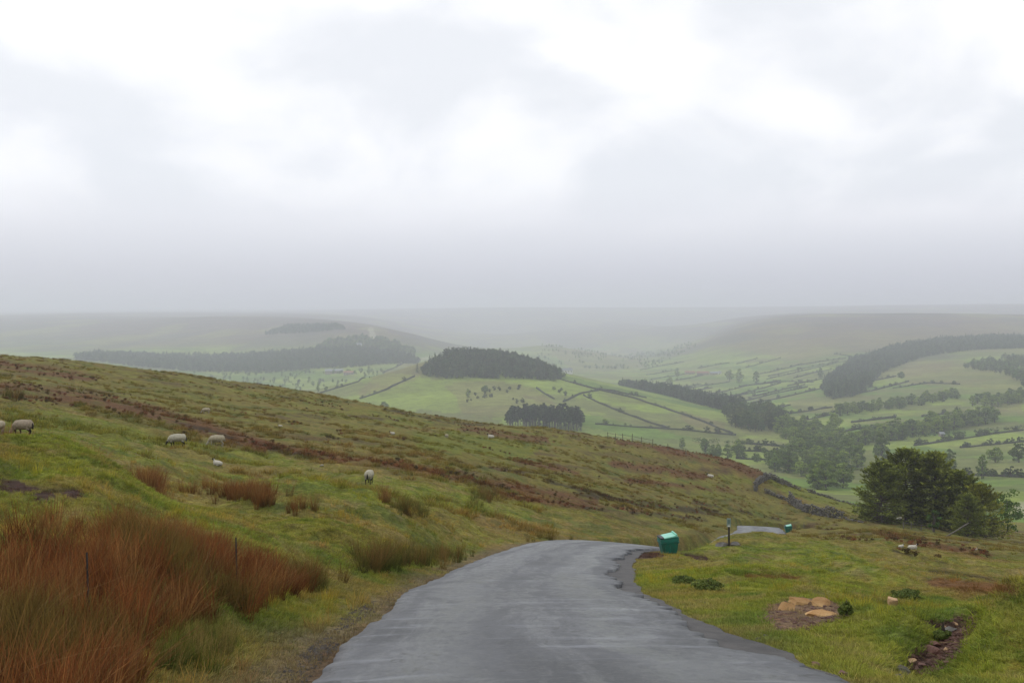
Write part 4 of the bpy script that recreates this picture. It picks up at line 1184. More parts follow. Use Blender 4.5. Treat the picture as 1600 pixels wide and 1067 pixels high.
def rock(name, px, py, sx, sy, sz, mat, label, cat='rock', group=None, seed=0, rz=0.0, tilt=(0, 0), sink=.25, Y0=4.0):
    p = hits([(px, py)], Y0, 300)[0]
    bm = rock_bm(seed, sx, sy, sz); me = bpy.data.meshes.new(name); bm.to_mesh(me); bm.free(); me.materials.append(mat)
    o = obj(name, me, None, (p[0], p[1], p[2] + sz * (1 - 2 * sink) * .5))
    o.rotation_euler = (tilt[0], tilt[1], rz)
    return tag(o, label, cat, group)
rock('sandstone_slab', 1282, 962,  .34, .26, .095, MAT_ORANGE, 'flat yellow-ochre slab at the front right of the bare earth patch', 'rock', 'ochre stones in the bare patch', 1, .3, (.30, .10), .44)
rock('sandstone_slab', 1230, 953, .25, .18, .08, MAT_ORANGE, 'narrow ochre slab at the left of the bare earth patch', 'rock', 'ochre stones in the bare patch', 2, .5, (.30, -.2), .44)
rock('sandstone_slab', 1252, 942, .30, .18, .075, MAT_ORANGE, 'long ochre stone along the back of the bare earth patch', 'rock', 'ochre stones in the bare patch', 3, -.1, (.25, .05), .44)
rock('sandstone_slab', 1280, 945, .19, .16, .10, MAT_ORANGE, 'deep orange block at the back right of the bare earth patch', 'rock', 'ochre stones in the bare patch', 4, -.4, (.25, .15), .40)
rock('boulder', 1394, 946, .15, .12, .13, MAT_PALE, 'pale tan pointed boulder alone in the grass right of the bare patch', 'rock', None, 5, .2, (0, 0), .2)
for i, (px, py, s, mt, lab) in enumerate([
    (1424,1034,.055,MAT_PALE,'small pale stone on the left of the dark peat scar'), (1412,1052,.09,MAT_GREY,'grey stone at the bottom left foot of the peat scar'),
    (1458,1018,.10,MAT_RED,'reddish stone in the middle of the peat scar'), (1478,1016,.045,MAT_PALE,'tiny pale stone near the right of the peat scar'),
    (1484,986,.09,MAT_GREY,'flat grey stone high in the peat scar'), (1476,982,.05,MAT_PALE,'small whitish stone high in the peat scar'),
    (1400,1060,.07,MAT_GREY,'dark stone below the peat scar by the frame edge'), (1492,975,.05,MAT_PALE,'small pale stone at the top of the peat scar'),
    (1440,1040,.06,MAT_RED,'small reddish stone low in the peat scar'), (1275,1040,.055,MAT_RED,'red-brown stone on the right verge of the lane'),
    (1318,1054,.06,MAT_RED,'rusty stone at the bottom right verge of the lane'), (1184,999,.04,MAT_GREY,'small dark lump on the right verge below the bare patch'),
    (1197,994,.04,MAT_GREY,'second dark lump on the verge nearer the bare patch'), (1460,1008,.07,MAT_RED,'brown stone at the upper middle of the peat scar')]):
    rock('stone', px, py, s * 1.2, s, s * .7, mt, lab, 'stone', 'loose stones by the lane', 20 + i, i * 1.3)
# gravel heaps and grit on the verges: far too many to count
SRC_GRAVEL = []
for k in range(3):
    bm = rock_bm(60 + k, 1, .8, .6, 6, 1); me = bpy.data.meshes.new('gravel_source'); bm.to_mesh(me); bm.free()
    SRC_GRAVEL.append(source('gravel_source', me))
def gravel(name, label, polys, n, smin, smax, mat, seed):
    r = np.random.default_rng(seed); P = []
    for poly, nn in zip(polys, n):
        w = np.array(poly, float); lo = w.min(0); hi = w.max(0); c = 0
        q = r.uniform(lo, hi, (nn * 3, 2)); q = q[pip(q[:, 0], q[:, 1], w)][:nn]
        P.append(hits(q, 4, 80, 160))
    P = np.concatenate(P); d, lz, hw = lane_near(P[:, 0], P[:, 1]); P = P[d - hw > .1]
    m2 = []
    for s in SRC_GRAVEL:
        me = s.data.copy(); me.materials.clear(); me.materials.append(mat); m2.append(source('gravel_source', me))
    return tag(instanced(name, P, r.uniform(0, 6.28, len(P)), smin + (smax - smin) * r.uniform(0, 1, len(P)) ** 3, np.ones((len(P), 3)), m2), label, 'gravel', kind='stuff')
gravel('gravel', 'dark wet gravel washed up along the left verge of the lane', [[(530,975),(555,945),(585,945),(575,962),(540,982)], [(470,1022),(500,1000),(530,1005),(520,1028),(480,1035)], [(420,1067),(560,940),(700,880),(690,895),(600,945),(520,1010),(490,1067)]], [900, 700, 1400], .008, .034, stone_material('dark_grit', (.045, .036, .03), (.11, .09, .075)), 1)
gravel('rubble', 'small brown rubble strewn over the bare earth and peat scars', [EARTH_POLY[0], PEAT_POLY[3]], [500, 800], .010, .05, MAT_RED, 2)
# cobbles of the ruined wall
def stone_wall(label, lines, seed):
    r = np.random.default_rng(seed)
    base = []
    for k in range(6):
        bm = rock_bm(seed + k, 1, .8, .62, 7, 1); base.append((np.array([v.co for v in bm.verts]), np.array([[v.index for v in f.verts] for f in bm.faces]))); bm.free()
    V = []; Fc = []; o = 0
    root = None
    for ln, h0, h1 in lines:
        p = hits(ln, 60, 320)
        if root is None: root = empty('drystone_wall', p[0])
        seg = np.linalg.norm(np.diff(p[:, :2], axis=0), axis=1); tot = seg.sum(); cum = np.concatenate([[0], np.cumsum(seg)])
        u = 0
        while u < tot:
            x = np.interp(u, cum, p[:, 0]); y = np.interp(u, cum, p[:, 1]); h = (h0 + (h1 - h0) * u / tot) * (1 + .45 * float(fbm(np.array([u / 3.]), np.array([seed * 1.]), 3, 3)[0]) * 2)
            z = float(H(np.array([x]), np.array([y]))[0]); zz = -.1
            while zz < h:
                bv, bf = base[r.integers(6)]
                s = r.uniform(.16, .30); a = r.uniform(0, 6.28); c_, s_ = math.cos(a), math.sin(a)
                q = bv * s; q = np.stack([q[:, 0] * c_ - q[:, 1] * s_, q[:, 0] * s_ + q[:, 1] * c_, q[:, 2]], -1)
                V.append(q + (x + r.normal() * .12, y + r.normal() * .18, z + zz) - np.array(root.location)); Fc.append(bf + o); o += len(bv)
                zz += s * .62
            u += .30
    me = mesh_np('stones', np.concatenate(V), np.concatenate(Fc), MAT_GREY)
    st = obj('stones', me, root); st['kind'] = 'stuff'
    return tag(root, label, 'wall', kind='thing')
stone_wall('tumbledown dark drystone wall with a square corner on the moor edge', [
    ([(1180,768),(1182,757),(1192,752),(1204,747),(1217,755),(1237,761),(1252,767)], 1.5, .7),
    ([(1196,770),(1206,774),(1222,780),(1233,784)], .7, .8), ([(1234,788),(1246,794),(1258,800),(1272,804),(1290,807),(1318,810)], 1.75, 1.1), ([(1322,812),(1350,817)], .3, .2)], 31)
stone_wall('low dark broken wall line above the conifers on the moor edge', [([(1262,768),(1300,776),(1345,790),(1375,798)], .45, .6)], 32)

# ------------------------------------------------------------------ timber: fence, gate, stakes
MAT_WOOD = plain('grey_timber', (.085, .075, .062), (.17, .155, .13), 6.0); MAT_DARKWOOD = plain('dark_timber', (.022, .020, .018), (.05, .045, .04), 6.0)
def beam(a, b, w, d=None, sides=5):
    v, f = tube([a, (np.array(a) + np.array(b)) / 2, b], [w, w * .97, w * .92], sides)
    f = list(f) + []
    return np.array(v), np.array(f)
def fence(label, line, h, step, rails, Y0=120.0, group=None):
    p = hits(line, Y0, 320)
    seg = np.linalg.norm(np.diff(p[:, :2], axis=0), axis=1); cum = np.concatenate([[0], np.cumsum(seg)])
    n = max(2, int(cum[-1] / step) + 1); U = np.linspace(0, cum[-1], n)
    x = np.interp(U, cum, p[:, 0]); y = np.interp(U, cum, p[:, 1]); z = H(x, y)
    o = empty('rail_fence', (x[0], y[0], z[0])); q = np.column_stack([x, y, z]) - (x[0], y[0], z[0])
    r = random.Random(len(line))
    for k in range(n):
        t = r.uniform(-.12, .12)
        obj('post', mesh_np('post', *beam(q[k] - (0, 0, .4), q[k] + (t, 0, h * r.uniform(.85, 1.15)), .07), MAT_WOOD), o)
    for zz in rails:
        for k in range(n - 1):
            obj('rail', mesh_np('rail', *beam(q[k] + (0, -.06, zz), q[k + 1] + (0, -.06, zz), .032), MAT_WOOD), o)
    return tag(o, label, 'fence', group)
fence('thin dark post and rail fence on the moor skyline', [(950,686),(975,689),(1000,693),(1020,697)], 1.5, 2.2, (.6, 1.15))
fence('short run of leaning posts lower on the moor skyline', [(1044,703),(1058,707),(1072,711)], 1.2, 2.2, (.7,))
fence('low grey hurdle fence in front of the conifers', [(1412,826),(1430,827),(1458,830)], 1.0, 1.6, (.35, .8), 80)
def pole(name, px, Y, h, lean, rad, label, mat, cat):
    p = at(px, Y); o = obj(name, mesh_np(name, *beam((0, 0, -.25), (lean[0], lean[1], h), rad), mat), None, p)
    return tag(o, label, cat)
pole('fence_stake', 141, 8.6, .62, (-.03, 0), .009, 'thin dark stake standing in the rust-brown rushes, nearer the left edge', MAT_DARKWOOD, 'stake')
pole('fence_stake', 371, 12.5, .66, (-.02, 0), .010, 'thin dark stake at the right end of the rust-brown rushes', MAT_DARKWOOD, 'stake')
pole('marker_post', 1256, 118, .9, (.02, 0), .035, 'thin grey marker post right of the far green bin', MAT_WOOD, 'post')
pr = at(1477, 140)
lr = obj('leaning_rail', mesh_np('leaning_rail', *beam((0, 0, -.1), (3.3, .3, 1.75), .10), MAT_WOOD), None, pr); tag(lr, 'pale rail leaning up against the dark conifers', 'rail')

# ------------------------------------------------------------------ grit bins and sign
def plastic(name, a, b, rough=.38):
    m = N(name, rough=rough, spec=.5); n = m.noise(5, 5, .6); g = m.noise(40, 3, .6)
    m.color(m.mix(m.rng(n, .3, .75, 0, .8), a, b)); m.bump(g, .15, .01); return m.m
MAT_TEAL = plastic('teal_plastic', (.004, .150, .110), (.022, .085, .065)); MAT_MINT = plastic('pale_green_plastic', (.16, .52, .38), (.26, .60, .46), .3); MAT_BLACK = plastic('black_plastic', (.010, .012, .014), (.02, .02, .022), .5)
def frustum(x0, y0, z0, x1, y1, z1, bev=.03, dz=None):
    """box tapering from half sizes (x0,y0) at z0 to (x1,y1) at z1; dz lifts the four top corners"""
    bm = bmesh.new(); dz = dz or (0, 0, 0, 0)
    b = [bm.verts.new((sx * x0, sy * y0, z0)) for sx, sy in ((-1, -1), (1, -1), (1, 1), (-1, 1))]
    t = [bm.verts.new((sx * x1, sy * y1, z1 + d)) for (sx, sy), d in zip(((-1, -1), (1, -1), (1, 1), (-1, 1)), dz)]
    bm.faces.new(b[::-1]); bm.faces.new(t)
    for k in range(4): bm.faces.new((b[k], b[(k + 1) % 4], t[(k + 1) % 4], t[k]))
    bmesh.ops.bevel(bm, geom=bm.edges[:], offset=bev, segments=2, affect='EDGES')
    me = bpy.data.meshes.new('shell'); bm.to_mesh(me); bm.free(); return me
def part(name, me, mat, parent, smooth=False):
    me.name = name; me.materials.append(mat); return obj(name, me, parent)
def grit_bin(loc, rz, s, label):
    o = empty('grit_bin', loc, rz); o.scale = (s, s, s * .86); o.rotation_euler = (0, math.radians(-4), rz)
    part('tub', frustum(.30, .26, -.12, .375, .33, .50, .03), MAT_TEAL, o)
    part('rim', frustum(.405, .36, .475, .415, .37, .545, .015), MAT_TEAL, o)
    part('hood', frustum(.395, .35, .54, .405, .34, .74, .025, (-.03, .05, .05, -.03)), MAT_TEAL, o)
    lid = part('lid', frustum(.30, .36, .79, .295, .35, .83, .012, (0, .035, .035, 0)), MAT_MINT, o); lid.location = (.11, 0, -.015); lid.rotation_euler = (0, math.radians(-5), 0)
    part('lip', frustum(.035, .36, .80, .03, .35, .93, .012), MAT_MINT, lid).location = (.27, 0, 0)
    part('hatch', frustum(.12, .33, .735, .115, .32, .80, .015), MAT_BLACK, o).location = (-.29, 0, -.01)
    for k in (-.2, 0, .2):
        part('rib', frustum(.018, .02, -.05, .018, .02, .45, .006), MAT_TEAL, o).location = (k, -.318, 0)
    return tag(o, label, 'grit bin', 'green roadside grit bins')
pb = hits([(1045,864)], 30, 60)[0]
grit_bin((pb[0], pb[1], pb[2] + .06), .12, pb[1] * 29.5 / F / .82, 'teal grit bin with pale lid beside the bend of the lane')
pb2 = hits([(1232,831)], 90, 150)[0]
grit_bin((pb2[0], pb2[1], pb2[2] + .05), -.1, pb2[1] * 11.5 / F / .82, 'far small teal grit bin beside the reappearing stretch of lane')
def sign_post():
    p = hits([(1139,851)], 30, 80)[0]; o = empty('sign_post', p)
    k = p[1] / F
    hgt = 42 * k
    part('post', frustum(.035, .035, -.3, .032, .032, hgt * .98, .008), MAT_DARKWOOD, o)
    pl = part('plate', frustum(3.1 * k, .012, hgt * .68, 3.1 * k, .012, hgt * 1.0, .006), plastic('faded_sign_plate', (.20, .26, .24), (.30, .36, .34), .5), o); pl.location = (-.02, -.06, 0)
    part('panel', frustum(1.9 * k, .004, hgt * .685, 1.9 * k, .004, hgt * .735, .002), MAT_WHITE, pl).location = (0, -.016, 0)
    part('panel', frustum(2.2 * k, .004, hgt * .80, 2.2 * k, .004, hgt * .95, .002), plastic('sign_face', (.10, .16, .15), (.16, .22, .2), .5), pl).location = (0, -.016, 0)
    return tag(o, 'thin dark post with a small grey-green sign plate right of the bin', 'sign')
sign_post()
rock('stone', 1130, 852, .42, .25, .16, MAT_GREY, 'flat grey stone left of the sign post foot', 'stone', 'stones at the sign post', 70, .2, sink=.35, Y0=30)
rock('stone', 1148, 851, .45, .25, .18, MAT_GREY, 'flat grey stone right of the sign post foot', 'stone', 'stones at the sign post', 71, 1.2, sink=.35, Y0=30)

# ------------------------------------------------------------------ sheep
def ellipsoid(c, r, rot_y=0.0, seg=14):
    bm = bmesh.new(); bmesh.ops.create_uvsphere(bm, u_segments=seg, v_segments=10, radius=1)
    M = Matrix.Translation(c) @ Matrix.Rotation(rot_y, 4, 'Y') @ Matrix.Diagonal((*r, 1))
    bmesh.ops.transform(bm, matrix=M, verts=bm.verts)
    me = bpy.data.meshes.new('t'); bm.to_mesh(me); bm.free(); return me
def limb(path, radii):
    v, f = tube(path, radii, 8); n = len(v)
    v = list(v) + [path[0], path[-1]]; k = len(path)
    bm = bmesh.new(); bv = [bm.verts.new(q) for q in v]
    for q in f: bm.faces.new([bv[i] for i in q])
    for s in range(8):
        bm.faces.new((bv[n], bv[(s + 1) % 8], bv[s])); b = (k - 1) * 8
        bm.faces.new((bv[n + 1], bv[b + s], bv[b + (s + 1) % 8]))
    bmesh.ops.recalc_face_normals(bm, faces=bm.faces)
    me = bpy.data.meshes.new('t'); bm.to_mesh(me); bm.free(); return me
def fuse(meshes, voxel):
    """one continuous skin round overlapping lumps"""
    bm = bmesh.new()
    for me in meshes: bm.from_mesh(me); bpy.data.meshes.remove(me)
    me = bpy.data.meshes.new('fuse'); bm.to_mesh(me); bm.free()
    o = bpy.data.objects.new('fuse', me); COL.objects.link(o)
    md = o.modifiers.new('r', 'REMESH'); md.mode = 'VOXEL'; md.voxel_size = voxel
    sm = o.modifiers.new('s', 'SMOOTH'); sm.factor = .5; sm.iterations = 3
    dg = bpy.context.evaluated_depsgraph_get()
    res = bpy.data.meshes.new_from_object(o.evaluated_get(dg))
    bpy.data.objects.remove(o); bpy.data.meshes.remove(me)
    for p in res.polygons: p.use_smooth = True
    return res
def paint(me, fn):
    n = len(me.vertices); co = np.empty(n * 3, np.float32); me.vertices.foreach_get('co', co); co = co.reshape(-1, 3)
    a = me.color_attributes.new('tint', 'FLOAT_COLOR', 'POINT'); c = np.ones((n, 4), np.float32); c[:, :3] = fn(co)
    a.data.foreach_set('color', c.ravel())
def fur_material(name, bumpy):
    m = N(name, rough=.95, spec=.1); t = m.attr('tint').outputs['Color']
    n = m.noise(22, 4, .65); m.color(m.scale(t, m.rng(n, .3, .7, .72, 1.2)))
    if bumpy: m.bump(n, .9, .03)
    return m.m
MAT_FUR = fur_material('sheep_skin', False); MAT_WOOL = fur_material('sheep_wool', True)
def wool_mesh(cent, rad, seed, extra=()):
    ms = [ellipsoid(cent, rad)] + [ellipsoid(c, r_) for c, r_ in extra]
    me = fuse(ms, .028)
    n = len(me.vertices); co = np.empty(n * 3, np.float32); me.vertices.foreach_get('co', co); co = co.reshape(-1, 3)
    nn = np.empty(n * 3, np.float32); me.vertices.foreach_get('normal', nn); nn = nn.reshape(-1, 3)
    d = fbm(co[:, 0] * 11 + seed, co[:, 1] * 11 + co[:, 2] * 9, 3, seed) * .022
    me.vertices.foreach_set('co', (co + nn * d[:, None]).ravel()); me.update()
    return me
def sheep_meshes(pose, dark_face=True, dark_legs=True, wool=(.43, .40, .31), seed=1):
    L = []
    if pose == 'lying':
        L += [ellipsoid((0, 0, .22), (.38, .20, .20)), ellipsoid((.24, 0, .27), (.17, .15, .20))]
        L += [limb([(.28, 0, .32), (.40, 0, .50), (.44, 0, .58)], [.12, .08, .075]), ellipsoid((.50, 0, .60), (.13, .065, .075), .35)]
        L += [limb([(.60, 0, .555), (.64, 0, .54)], [.045, .035])]
        for s in (-1, 1):
            L += [limb([(.43, .05 * s, .64), (.40, .14 * s, .63)], [.03, .012]), limb([(.25, .13 * s, .12), (.42, .14 * s, .07), (.30, .16 * s, .04)], [.06, .04, .03]), limb([(-.2, .16 * s, .14), (-.02, .21 * s, .08), (-.2, .22 * s, .04)], [.09, .05, .03])]
        body = fuse(L, .022)
        wl = wool_mesh((-.02, 0, .24), (.43, .25, .245), seed, [((.26, 0, .30), (.2, .19, .22)), ((-.3, 0, .22), (.2, .21, .2))])
        hx, hz = .42, .5
    else:
        L += [ellipsoid((0, 0, .50), (.40, .18, .20)), ellipsoid((.26, 0, .49), (.18, .16, .20)), ellipsoid((-.28, 0, .51), (.17, .165, .19))]
        L += [limb([(.30, 0, .52), (.46, 0, .42), (.55, 0, .28)], [.14, .095, .075]), ellipsoid((.60, 0, .19), (.14, .065, .072), 1.0)]
        L += [limb([(.65, 0, .11), (.67, 0, .06)], [.045, .036])]
        for s in (-1, 1):
            L += [limb([(.55, .05 * s, .27), (.51, .15 * s, .27)], [.03, .012])]
            fx = .26 + .05 * s
            L += [limb([(fx, .10 * s, .46), (fx + .02, .11 * s, .30), (fx - .01, .11 * s, .18), (fx, .11 * s, .05), (fx + .02, .11 * s, .0)], [.08, .05, .033, .028, .034])]
            bx = -.30 - .05 * s
            L += [limb([(bx + .04, .10 * s, .46), (bx + .07, .115 * s, .33), (bx - .06, .115 * s, .22), (bx - .03, .115 * s, .08), (bx - .01, .115 * s, .0)], [.11, .07, .035, .028, .034])]
        L += [limb([(-.42, 0, .58), (-.48, 0, .48), (-.49, 0, .30)], [.05, .045, .035])]
        body = fuse(L, .022)
        wl = wool_mesh((-.02, 0, .515), (.45, .235, .235), seed, [((.27, 0, .50), (.2, .2, .22)), ((-.3, 0, .52), (.19, .205, .215)), ((.42, 0, .44), (.12, .12, .14))])
        hx, hz = .52, .33
    dark = np.array((.018, .016, .015)); pale = np.array((.36, .33, .28))
    def bc(co):
        c = np.outer(np.ones(len(co)), np.asarray(wool) * .8)
        if pose == 'lying': head = (co[:, 0] > .40) & (co[:, 2] > .47); legs = co[:, 2] < .09
        else: head = (co[:, 0] > .48) & (co[:, 2] < .36); legs = (co[:, 2] < .30) & (co[:, 0] < .45)
        c[head] = dark if dark_face else pale; c[legs] = dark if dark_legs else pale * .8
        tail = (co[:, 0] < -.44); c[tail & (pose != 'lying')] = dark * 1.5 if dark_legs else np.asarray(wool) * .7
        muzzle = head & ((co[:, 0] > .63) if pose != 'lying' else (co[:, 0] > .6)); c[muzzle & dark_face] = (.12, .11, .10)
        return c
    paint(body, bc)
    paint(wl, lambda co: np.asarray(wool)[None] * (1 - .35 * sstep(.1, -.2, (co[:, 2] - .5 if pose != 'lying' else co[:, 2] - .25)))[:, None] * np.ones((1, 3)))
    body.materials.append(MAT_FUR); wl.materials.append(MAT_WOOL)
    return body, wl
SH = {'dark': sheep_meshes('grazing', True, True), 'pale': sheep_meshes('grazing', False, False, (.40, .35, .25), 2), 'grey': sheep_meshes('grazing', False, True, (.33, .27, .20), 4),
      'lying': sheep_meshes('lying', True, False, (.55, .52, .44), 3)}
def sheep(px, py, size_px, kind, rz, label, length=1.05, Y0=25.0, cat='sheep'):
    p = hits([(px, py)], Y0, 300)[0]
    s = size_px * p[1] / F / length
    o = empty('sheep', (p[0], p[1], p[2] - .02), rz); o.scale = (s, s, s)
    obj('body', SH[kind][0], o); obj('fleece', SH[kind][1], o)
    return tag(o, label, cat, 'sheep grazing on the moor')
PI = math.pi
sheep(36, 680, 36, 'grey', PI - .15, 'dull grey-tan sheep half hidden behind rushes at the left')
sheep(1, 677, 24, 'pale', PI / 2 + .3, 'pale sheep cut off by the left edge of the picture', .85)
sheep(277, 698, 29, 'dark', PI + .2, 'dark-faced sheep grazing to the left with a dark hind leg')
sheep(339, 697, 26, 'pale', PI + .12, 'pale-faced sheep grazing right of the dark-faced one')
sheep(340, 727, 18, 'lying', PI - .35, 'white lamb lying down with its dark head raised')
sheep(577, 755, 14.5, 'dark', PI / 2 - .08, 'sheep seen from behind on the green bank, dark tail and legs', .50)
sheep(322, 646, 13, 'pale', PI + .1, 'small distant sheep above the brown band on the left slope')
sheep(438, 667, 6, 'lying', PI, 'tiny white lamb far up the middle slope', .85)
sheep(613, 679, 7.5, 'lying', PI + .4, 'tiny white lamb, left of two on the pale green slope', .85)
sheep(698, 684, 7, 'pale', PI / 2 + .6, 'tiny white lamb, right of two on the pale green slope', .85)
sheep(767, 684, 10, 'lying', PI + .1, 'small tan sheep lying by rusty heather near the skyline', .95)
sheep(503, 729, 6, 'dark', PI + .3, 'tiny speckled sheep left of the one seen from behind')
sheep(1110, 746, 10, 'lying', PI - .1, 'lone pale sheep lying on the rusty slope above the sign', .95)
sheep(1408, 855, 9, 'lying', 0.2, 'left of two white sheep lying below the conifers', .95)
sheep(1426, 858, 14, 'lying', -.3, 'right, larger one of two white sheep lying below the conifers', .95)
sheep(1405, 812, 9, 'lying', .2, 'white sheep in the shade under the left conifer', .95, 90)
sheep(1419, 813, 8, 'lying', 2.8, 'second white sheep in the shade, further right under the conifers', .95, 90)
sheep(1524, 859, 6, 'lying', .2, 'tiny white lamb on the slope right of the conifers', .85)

# ------------------------------------------------------------------ grass, rushes, heather
def blade_material(name, dry=0.0):
    m = N(name, rough=.8, spec=.15)
    t = m.attr('tint').outputs['Color']; it = m.attr('itint', 'INSTANCER').outputs['Color']
    col = m.mix(1.0, t, it, 'MULTIPLY'); m.color(col)
    tr = m.n('ShaderNodeBsdfTranslucent'); m.l(col, tr.inputs['Color'])
    mx = m.n('ShaderNodeMixShader'); mx.inputs[0].default_value = .3
    m.l(m.b.outputs[0], mx.inputs[1]); m.l(tr.outputs[0], mx.inputs[2]); m.l(mx.outputs[0], m.out.inputs[0])
    return m.m
MAT_BLADE = blade_material('grass_blades')
def tuft(name, seed, n, spread, hmin, hmax, width, lean, segs=3, wind=(0, 0), root=None, tip=None, flop=.5):
    """clump of curved blades; root and tip colours multiply the clump's own"""
    r = np.random.default_rng(seed); V = []; Fc = []; T = []
    root = root or (.8, .9, .8); tip = tip or (1.1, 1.05, .9)
    for b in range(n):
        a = r.uniform(0, 6.28); q = spread * math.sqrt(r.uniform(0, 1)); x0, y0 = math.cos(a) * q, math.sin(a) * q
        h = r.uniform(hmin, hmax); la = a + r.normal() * .8; ln = abs(r.normal()) * lean
        dx, dy = math.cos(la) * ln + wind[0], math.sin(la) * ln + wind[1]
        fa = r.uniform(0, 3.14); wx, wy = math.cos(fa) * width, math.sin(fa) * width
        vt = r.uniform(.6, 1.45); base = len(V)
        for k in range(segs + 1):
            t = k / segs; bx = x0 + dx * h * (t + flop * t * t) ; by = y0 + dy * h * (t + flop * t * t); z = h * (t - .18 * (dx * dx + dy * dy) * t * t) - .02
            w = (1 - t) ** .7 * .5 + .04
            V += [(bx - wx * w, by - wy * w, z), (bx + wx * w, by + wy * w, z)]
            c = (np.array(root) * (1 - t) + np.array(tip) * t) * vt; T += [c, c]
        for k in range(segs):
            i = base + 2 * k; Fc.append((i, i + 1, i + 3, i + 2))
    return source(name, mesh_np(name, V, Fc, MAT_BLADE, True, np.array(T)))
SRC_TURF = [tuft('turf_source', 500 + k, 30, .11, .022, .075, .009, .8, 2) for k in range(4)]
SRC_LONG = [tuft('long_grass_source', 520 + k, 34, .10, .12, .30, .008, .35, 3, (.10, 0), (.75, .95, .7), (1.35, 1.1, .8)) for k in range(3)]
SRC_TUSS = [tuft('tussock_source', 540 + k, 46, .24, .12, .34, .024, .7, 2, (.05, 0), (.7, .75, .7), (1.15, 1.05, .95)) for k in range(3)]
SRC_RUSH = [tuft('rush_source', 560 + k, 46, .15, .34, .92, .0105, .26, 4, (.10, .02), (.62, .74, .55), (1.25, 1.0, .85), .7) for k in range(4)]
HEATH = []
for k in range(3):
    tr, lv = broadleaf(580 + k, .34, .34, .0, 10, 26, .075)
    lvv = lv[0].copy(); lvv[:, 2] = np.maximum(lvv[:, 2], -.02)
    HEATH.append(source('heather_source', mesh_np('heather_source', lvv, lv[1], MAT_BLADE, False, lv[2])))
def polar_points(n, r0, r1, th, seed, power=1.0):
    r = np.random.default_rng(seed)
    u = r.uniform(0, 1, n); rr = (r0 ** (2 - power) + u * (r1 ** (2 - power) - r0 ** (2 - power))) ** (1 / (2 - power)) if power != 2 else r0 * (r1 / r0) ** u
    t = r.uniform(-th, th, n); return rr * np.sin(t), rr * np.cos(t), r
def off_lane(x, y, m=.12):
    d, lz, hw = lane_near(x, y); return d - hw > m
RUSH_POLY = [(-300,850),(0,846),(60,834),(120,828),(215,832),(310,852),(390,882),(450,905),(495,912),(490,925),(430,945),(390,962),(310,985),(250,1020),(215,1080),(140,1250),(-300,1250)]
def in_any(px, py, polys):
    m = np.zeros(len(px), bool)
    for p in polys: m |= pip(px, py, p)
    return m
def vary(c, r, a=.2):
    n = len(c); return c * r.uniform(1 - a, 1 + a, (n, 1)) * r.uniform(.93, 1.07, (n, 3))
def sow(name, label, n, r0, r1, power, seed, sources, s0, s1, keep, tintf, cat, tilt=.0, norm=1.0):
    x, y, r = polar_points(n, r0, r1, .52, seed, power)
    z = H(x, y); px, py = to_px(x, y, z)
    k = keep(x, y, z, px, py, r); x, y, z, px, py = x[k], y[k], z[k], px[k], py[k]
    c = tintf(x, y, z, r)
    sc = r.uniform(s0, s1, len(x)) * norm
    tl = r.normal(size=(len(x), 2)) * tilt
    return tag(instanced(name, np.column_stack([x, y, z]), r.uniform(0, 6.28, len(x)), sc, c, sources, idx=r.integers(0, len(sources), len(x)), tilt=tl), label, cat, kind='stuff')
BARE = EARTH_POLY + PEAT_POLY[:4]
def keep_turf(x, y, z, px, py, r):
    w = fbm(x / 1.1, y / 1.1, 3, 77) * 1.2
    d, lz, hw = lane_near(x, y); e = d - hw
    k = (e > .10) & ~on_apron(x, y, e) & ~((e < .75 + w * .5) & (x < .5) & (r.uniform(0, 1, len(x)) < .72))
    bx = px + fbm(x / 2.2, y / 2.2, 4, 41) * 8 + fbm(x / .3, y / .3, 3, 43) * 16; by = py + fbm(x / 2.2, y / 2.2, 4, 41) * 5
    return k & ~(in_any(bx, by, BARE) & (r.uniform(0, 1, len(x)) < .90))
def tint_ground(b=1.25):
    return lambda x, y, z, r: vary(near_cover(x, y, z) * b, r, .25)
sow('grass', 'short sheep-cropped turf of the moor beside the lane', 60000, 5.0, 26, 1.0, 1, SRC_TURF, .5, 1.0, keep_turf, tint_ground(1.45), 'grass')
sow('grass', 'short turf of the middle slopes', 50000, 20, 80, 1.2, 2, SRC_TURF, .6, 1.1, keep_turf, tint_ground(1.4), 'grass')
def keep_long(x, y, z, px, py, r):
    w = fbm(x / 2.6, y / 2.6, 3, 177)
    return off_lane(x, y, .45) & (w > np.where(x > 1.5, .42, .16)) & ~in_any(px, py, BARE) & (r.uniform(0, 1, len(x)) < .6)
sow('long_grass', 'longer wispy grass in patches on the banks', 9000, 5.5, 45, 1.0, 3, SRC_LONG, .4, .85, keep_long, lambda x, y, z, r: vary(near_cover(x, y, z) * np.array((1.75, 1.5, 1.5)), r, .3), 'grass')
def keep_tuss(x, y, z, px, py, r):
    w = fbm(x / 5, y / 5, 4, 277) + .5 * fbm((x * .55 + y * .83) / 16, (x * .83 - y * .55) / 3.0, 3, 61)
    return off_lane(x, y, .8) & (w > .12) & ~((x > 2) & (np.hypot(x, y) < 85))
sow('tussock_grass', 'brown tussocky grass speckling the moor slope', 30000, 34, 225, 1.0, 4, SRC_TUSS, .6, 1.3, keep_tuss, lambda x, y, z, r: vary(near_cover(x, y, z) * np.array((1.35, 1.2, 1.1)), r, .22), 'grass')
def keep_heath(x, y, z, px, py, r):
    m = np.zeros(len(x))
    for ln, w in RUST_LINE + DARK_LINE: m = np.maximum(m, along(px, py, ln, w * 1.1))
    w = fbm(x / 6, y / 6, 4, 377)
    return off_lane(x, y, 1.0) & (((m > r.uniform(.2, 1.6, len(x))) & (w > -.25)) | ((w > .46) & (np.hypot(x, y) > 60)))
